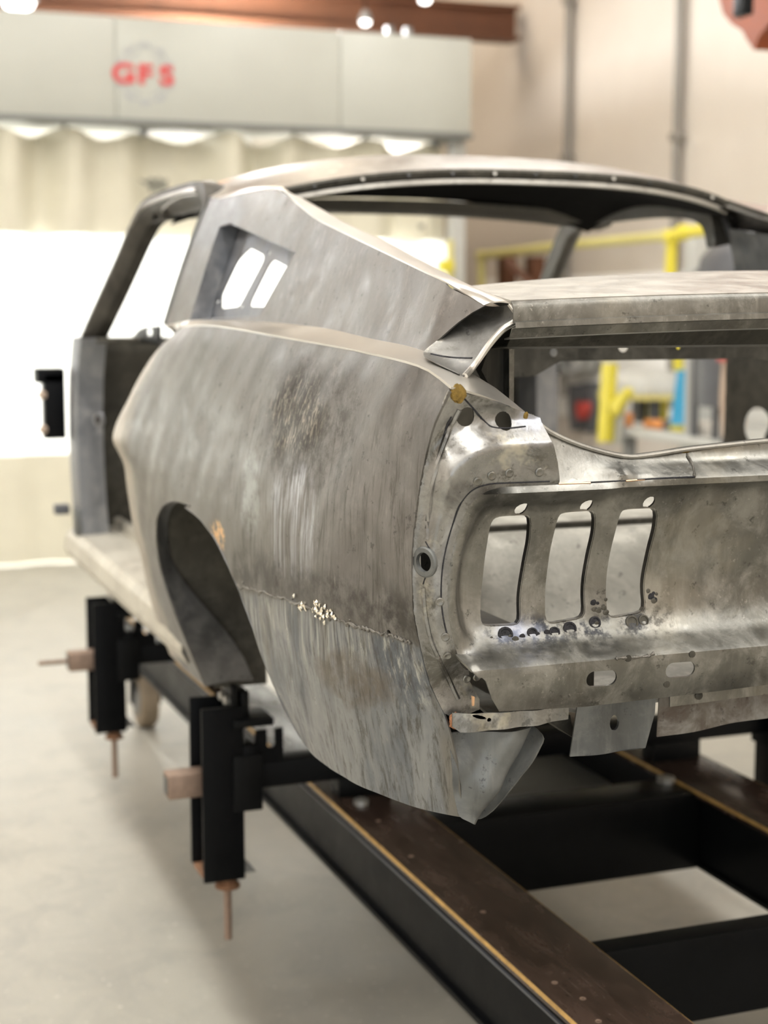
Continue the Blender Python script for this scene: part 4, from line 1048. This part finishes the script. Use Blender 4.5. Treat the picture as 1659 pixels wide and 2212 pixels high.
# orange hanging bracket
YB = -2.3
pc = [W(a, b, YB) for a, b in ((1530, -90), (1562, 30), (1580, 52), (1603, 66), (1612, 84), (1628, 108), (1638, 80), (1662, 50), (1730, 36), (1730, -90))]
ob = thing('crane_bracket', 'orange steel crane bracket with a pointed lower end hanging at upper right', 'bracket', (pc[5][0], YB, pc[5][2]))
base_ = np.array((pc[5][0], YB, pc[5][2]))
MB().prism([(p[0], p[2]) for p in pc], lambda a, b: np.array((a, YB, b))-base_, (0, -.16, 0)).build('gusset', 'orange_steel', ob, False)
MB().box(np.array((pc[0][0]-.6, YB-.2, pc[-1][2]-.02))-base_, np.array((pc[0][0], YB, 6.19))-base_, .01).build('mast', 'orange_steel', ob)
MB().box(np.array(W(1600, 40, YB+.2))-base_, np.array(W(1612, -60, YB+.24))-base_, .005).build('side_plate', 'black_satin', ob)
wp_ = W(1660, 70, YB-.08); MB().lathe([(.02, -.06), (.04, -.03), (.035, .04), (.015, .06)], wp_-base_, (0, 0, 1), 14).build('hook_block', 'pale_grey', ob)

# ------------------------------------------------------------------ things along the right-hand wall
WY = Y0
for k, (px, lab) in enumerate(((1225, 'grey conduit running up the wall, farther from the camera'), (1462, 'grey conduit running up the wall, nearer the camera'))):
    a = W(px, 300, WY+.045); t = thing('wall_conduit', lab, 'conduit', (a[0], WY+.045, .9), 'conduits on the right-hand wall')
    MB().tube([(0, 0, 0), (0, 0, 5.2)], .03, 10).build('pipe', 'conduit', t)
    for z in (.6, 1.7, 2.8, 3.9): MB().box((-.05, -.03, z), (.05, .034, z+.05), .005).build('pipe_clamp', 'conduit', t)
# courses of wall panelling: shallow horizontal battens
# yellow pipe frame
def pipe_thing(name, label, cat, pts, y, r, mat, group=None, joints=True):
    P = [W(a, b, y) for a, b in pts]; b0 = P[0].copy(); t = thing(name, label, cat, b0, group)
    for i in range(len(P)-1):
        MB().tube([P[i]-b0, P[i+1]-b0], r, 10).build('pipe', mat, t)
        if joints: MB().lathe([(r*.6, -r*1.2), (r*1.3, -r*.8), (r*1.3, r*.8), (r*.6, r*1.2)], P[i+1]-b0, (1, 0, 0), 10).build('coupling', mat, t)
    return t
pipe_thing('pipe_rail', 'pale yellow pipe rail along the wall behind the far windshield pillar', 'pipe', [(1040, 640), (1040, 552), (1210, 531), (1440, 510)], -3.45, .032, 'pale_yellow', 'yellow pipe rails')
pipe_thing('pipe_rail', 'bright yellow pipe seen through the far side window', 'pipe', [(1448, 600), (1452, 512), (1476, 502), (1560, 493), (1612, 486), (1632, 500)], -3.2, .034, 'yellow_paint', 'yellow pipe rails')
pipe_thing('pipe_stub', 'short yellow pipe stub beside the far windshield pillar', 'pipe', [(1200, 545), (1200, 600)], -3.4, .03, 'yellow_paint')
def simple(name, label, cat, mb, mat, group=None):
    V = np.array(mb.V); b0 = np.array(((V[:, 0].min()+V[:, 0].max())/2, (V[:, 1].min()+V[:, 1].max())/2, V[:, 2].min()))
    mb.V = [tuple(np.array(v)-b0) for v in mb.V]
    o = mb.build(name, mat); o.location = b0; return tag(o, label, cat, group)
def quad(pts, y, d=.05):
    return MB().prism([(p[0], p[2]) for p in [W(a, b, y) for a, b in pts]], lambda a, b: (a, y, b), (0, -d, 0))
simple('brightening_board', 'white board added to brighten the wall behind the work bench', 'board', MB().box((3.6, WY+.002, .75), (9.2, WY+.012, 1.78), .001), 'lamp_white')  # added sheet that makes the lower wall look brighter
simple('wall_column', 'pale painted column behind the bright yellow pipe', 'column', MB().box(np.array((W(1478, 500, -3.5)[0], -3.70, 0)), np.array((W(1500, 500, -3.5)[0], -3.5, 2.05)), .01), 'pale_grey')
for px, lab in ((1080, 'brown upright under the pale yellow rail, nearest the curtain'), (1140, 'brown upright under the pale yellow rail, nearest the far windshield pillar')):
    a = W(px, 560, -3.5); simple('rack_upright', lab, 'upright', MB().box((a[0]-.05, -3.62, .0), (a[0]+.05, -3.50, a[2]+.02), .005), 'rust_beam', 'uprights of the wall rack')
e = MB(); e.tube([W(1095, 560, -3.42), W(1170, 640, -3.42)], .03, 8); simple('rack_brace', 'diagonal brown brace between the rack uprights', 'brace', e, 'brown_hose')
a = W(1600, 575, -2.9); 
t = thing('drum_fan', 'dark grey drum with rounded top seen through the far side window', 'drum', (a[0], -2.9, a[2]-.7))
MB().lathe([(.20, 0), (.21, .25), (.215, .66), (.20, .74), (.15, .80), (.07, .835), (.01, .84)], (0, 0, 0), (0, 0, 1), 26).build('drum', 'grey_plastic', t)
MB().lathe([(.222, .60), (.222, .63)], (0, 0, 0), (0, 0, 1), 26).build('band', 'mid_grey', t)
e = MB(); e.tube(spline([W(1560, 495, -3.1), W(1580, 520, -3.08), W(1592, 545, -3.06), W(1600, 560, -3.05)], 5), .022, 8); simple('brown_hose', 'brown hose hanging from the bright yellow pipe', 'hose', e, 'brown_hose')

# work bench beyond the far door opening with tools
BY0, BY1 = -3.74, -3.0
zb_ = W(1450, 938, BY1)[2]
xa, xb = W(1700, 940, BY1)[0], W(1330, 940, BY1)[0]
wbn = thing('work_bench', 'pale grey work bench against the wall beyond the far door opening', 'bench', ((xa+xb)/2, (BY0+BY1)/2, 0))
ctr = np.array(((xa+xb)/2, (BY0+BY1)/2, 0))
MB().box(np.array((xa, BY0, zb_-.05))-ctr, np.array((xb, BY1, zb_))-ctr, .006).build('worktop', 'pale_grey', wbn)
for x in (xa+.06, (xa+xb)/2, xb-.06):
    for y in (BY0+.06, BY1-.06): MB().box(np.array((x-.03, y-.03, 0))-ctr, np.array((x+.03, y+.03, zb_-.05))-ctr).build('leg', 'mid_grey', wbn)
def onb(name, label, cat, px0, px1, ptop, y, depth, mat, group=None, bev=.008):
    a = W(px0, 935, y); b = W(px1, 935, y); zt_ = W((px0+px1)/2, ptop, y)[2]
    return simple(name, label, cat, MB().box((a[0], y-depth, zb_+.003), (b[0], y, zt_), bev), mat, group)
onb('orange_box', 'orange box on the pale work bench', 'box', 1388, 1424, 908, -3.1, .12, 'orange_plastic')
onb('cream_box', 'cream box at the right end of the work bench', 'box', 1478, 1530, 912, -3.1, .14, 'rag_white')
onb('black_case', 'small black case on the work bench beside the orange box', 'case', 1431, 1445, 906, -3.12, .1, 'grey_plastic')
onb('yellow_tub', 'yellow tub on the work bench between black case and cream box', 'tub', 1446, 1474, 910, -3.12, .1, 'yellow_paint')
onb('red_can', 'red-orange can at the left end of the work bench', 'can', 1336, 1352, 892, -3.02, .05, 'orange_plastic')
onb('charger_block', 'dark grey charger block under the rounded grey machine', 'charger', 1362, 1384, 860, -3.35, .1, 'grey_plastic', 'dark blocks on the bench')
onb('battery_block', 'mustard and dark battery block under the rounded grey machine', 'battery', 1392, 1412, 862, -3.35, .1, 'yellow_paint', 'dark blocks on the bench')
# rounded machine on legs
m0 = W(1393, 852, -3.3)
mc = thing('grinder_machine', 'rounded pale grey machine standing on dark legs at the work bench', 'machine', (m0[0], -3.3, zb_))
MB().lathe([(.26, 0), (.275, .02), (.27, .05), (.24, .10), (.17, .14), (.05, .16), (.01, .16)], (0, 0, m0[2]-zb_), (0, 0, 1), 24).build('hood', 'pale_grey', mc)
MB().lathe([(.285, -.02), (.285, .01)], (0, 0, m0[2]-zb_), (0, 0, 1), 24).build('rim', 'pale_yellow', mc)
for dx in (-.12, .05): MB().box((dx-.025, -.03, 0), (dx+.025, .03, m0[2]-zb_-.02), .004).build('leg', 'grey_plastic', mc)
simple('blue_sheet', 'bright blue tapered plastic sheet hanging beside the grey pole', 'sheet', quad(((1462, 800), (1474, 800), (1484, 918), (1448, 918)), -3.1, .03), 'blue_plastic')
e = MB(); e.tube([W(1462, 640, -3.12), W(1466, 800, -3.12)], .03, 8); simple('yellow_broom', 'yellow broom stick above the bright blue sheet', 'broom', e, 'yellow_paint')
for px, lab, mt in ((1486, 'pale pole between the blue sheet and the dark pole', 'pale_grey'), (1500, 'dark grey pole to the right of the pale pole', 'grey_plastic'), (1545, 'dark grey pole beside the hanging beige rag', 'grey_plastic')):
    a = W(px, 935, -3.05); simple('upright_pole', lab, 'pole', MB().tube([(a[0], -3.05, zb_), (a[0], -3.05, 1.75)], .022, 8), mt, 'poles standing on the work bench')
e = quad(((1290, 955), (1308, 955), (1318, 785), (1300, 785)), -2.9, .05); simple('spirit_level', 'long yellow spirit level leaning beside the work bench', 'level', e, 'yellow_paint')
e = quad(((1318, 960), (1336, 960), (1342, 880), (1328, 880)), -2.96, .03); simple('aluminium_strip', 'pale metal strip leaning to the right of the yellow level', 'strip', e, 'pale_grey')
e = quad(((1316, 872), (1350, 838), (1356, 848), (1326, 900)), -2.9, .04); simple('yellow_clamp', 'yellow clamp between the level and the grey machine', 'clamp', e, 'yellow_paint')
P = [W(1256+34*math.cos(a), 782+30*math.sin(a), -3.745) for a in np.linspace(0, 2*PI, 25)]
hl = thing('hose_coil', 'coiled grey air hose hanging on the wall', 'hose', P[18])
for k in range(3): MB().tube([p-P[18]+np.array((.01*k, .035*k, .008*k)) for p in P], .018, 7, False).build('hose_loop', 'mid_grey' if k != 1 else 'pale_grey', hl)
for px, py0, py1, wd, lab, mt in ((1238, 830, 930, 10, 'dark grey air gun hanging below the hose coil', 'grey_plastic'), (1268, 826, 935, 9, 'dark grey drill hanging next to the yellow level', 'grey_plastic'), (1252, 868, 905, 8, 'red-handled tool hanging between two dark tools', 'red_plastic')):
    e = quad(((px-wd, py0), (px+wd, py0), (px+wd*1.2, (py0+py1)/2), (px+wd*.4, py1), (px-wd*.6, py1), (px-wd*1.1, (py0+py1)/2)), -3.722 if 'red' not in lab else -3.65, .06); simple('hanging_tool', lab, 'tool', e, mt, 'tools hanging on the wall')
a = W(1576, 768, -2.58); st_ = thing('drying_stand', 'thin dark stand holding the beige rag at the far side of the body', 'stand', (a[0], -2.56, 0))
MB().tube([(0, 0, 0), (0, 0, a[2]+.01)], .012, 8).build('pole', 'grey_plastic', st_); MB().box((-.12, -.12, 0), (.12, .12, .02), .004).build('base', 'grey_plastic', st_)
MB().tube([(-.12, 0, a[2]), (.12, 0, a[2])], .010, 8).build('crossbar', 'grey_plastic', st_)
# rag and cords hanging at the right
P = [(1560, 770), (1582, 770), (1590, 820), (1594, 880), (1588, 945), (1560, 945), (1554, 860)]
simple('hanging_rag', 'long beige rag hanging beside the far quarter panel', 'rag', quad(P, -2.495, .05), 'rag_beige')
simple('white_towel', 'white towel hanging behind the beige rag', 'towel', quad(((1582, 765), (1606, 765), (1602, 830), (1594, 860), (1586, 800)), -2.575, .03), 'rag_white')
simple('red_glove', 'red cloth at the top of the beige rag', 'cloth', quad(((1546, 762), (1566, 762), (1566, 782), (1550, 782)), -2.44, .05), 'red_plastic')
struct(MB().box((6.98, -2.5, 0), (11.3, -2.42, 3.25)).build('wall_booth_spill_block', 'wall_paint', None, False))  # unseen wall added to stop booth light spilling onto the right wall
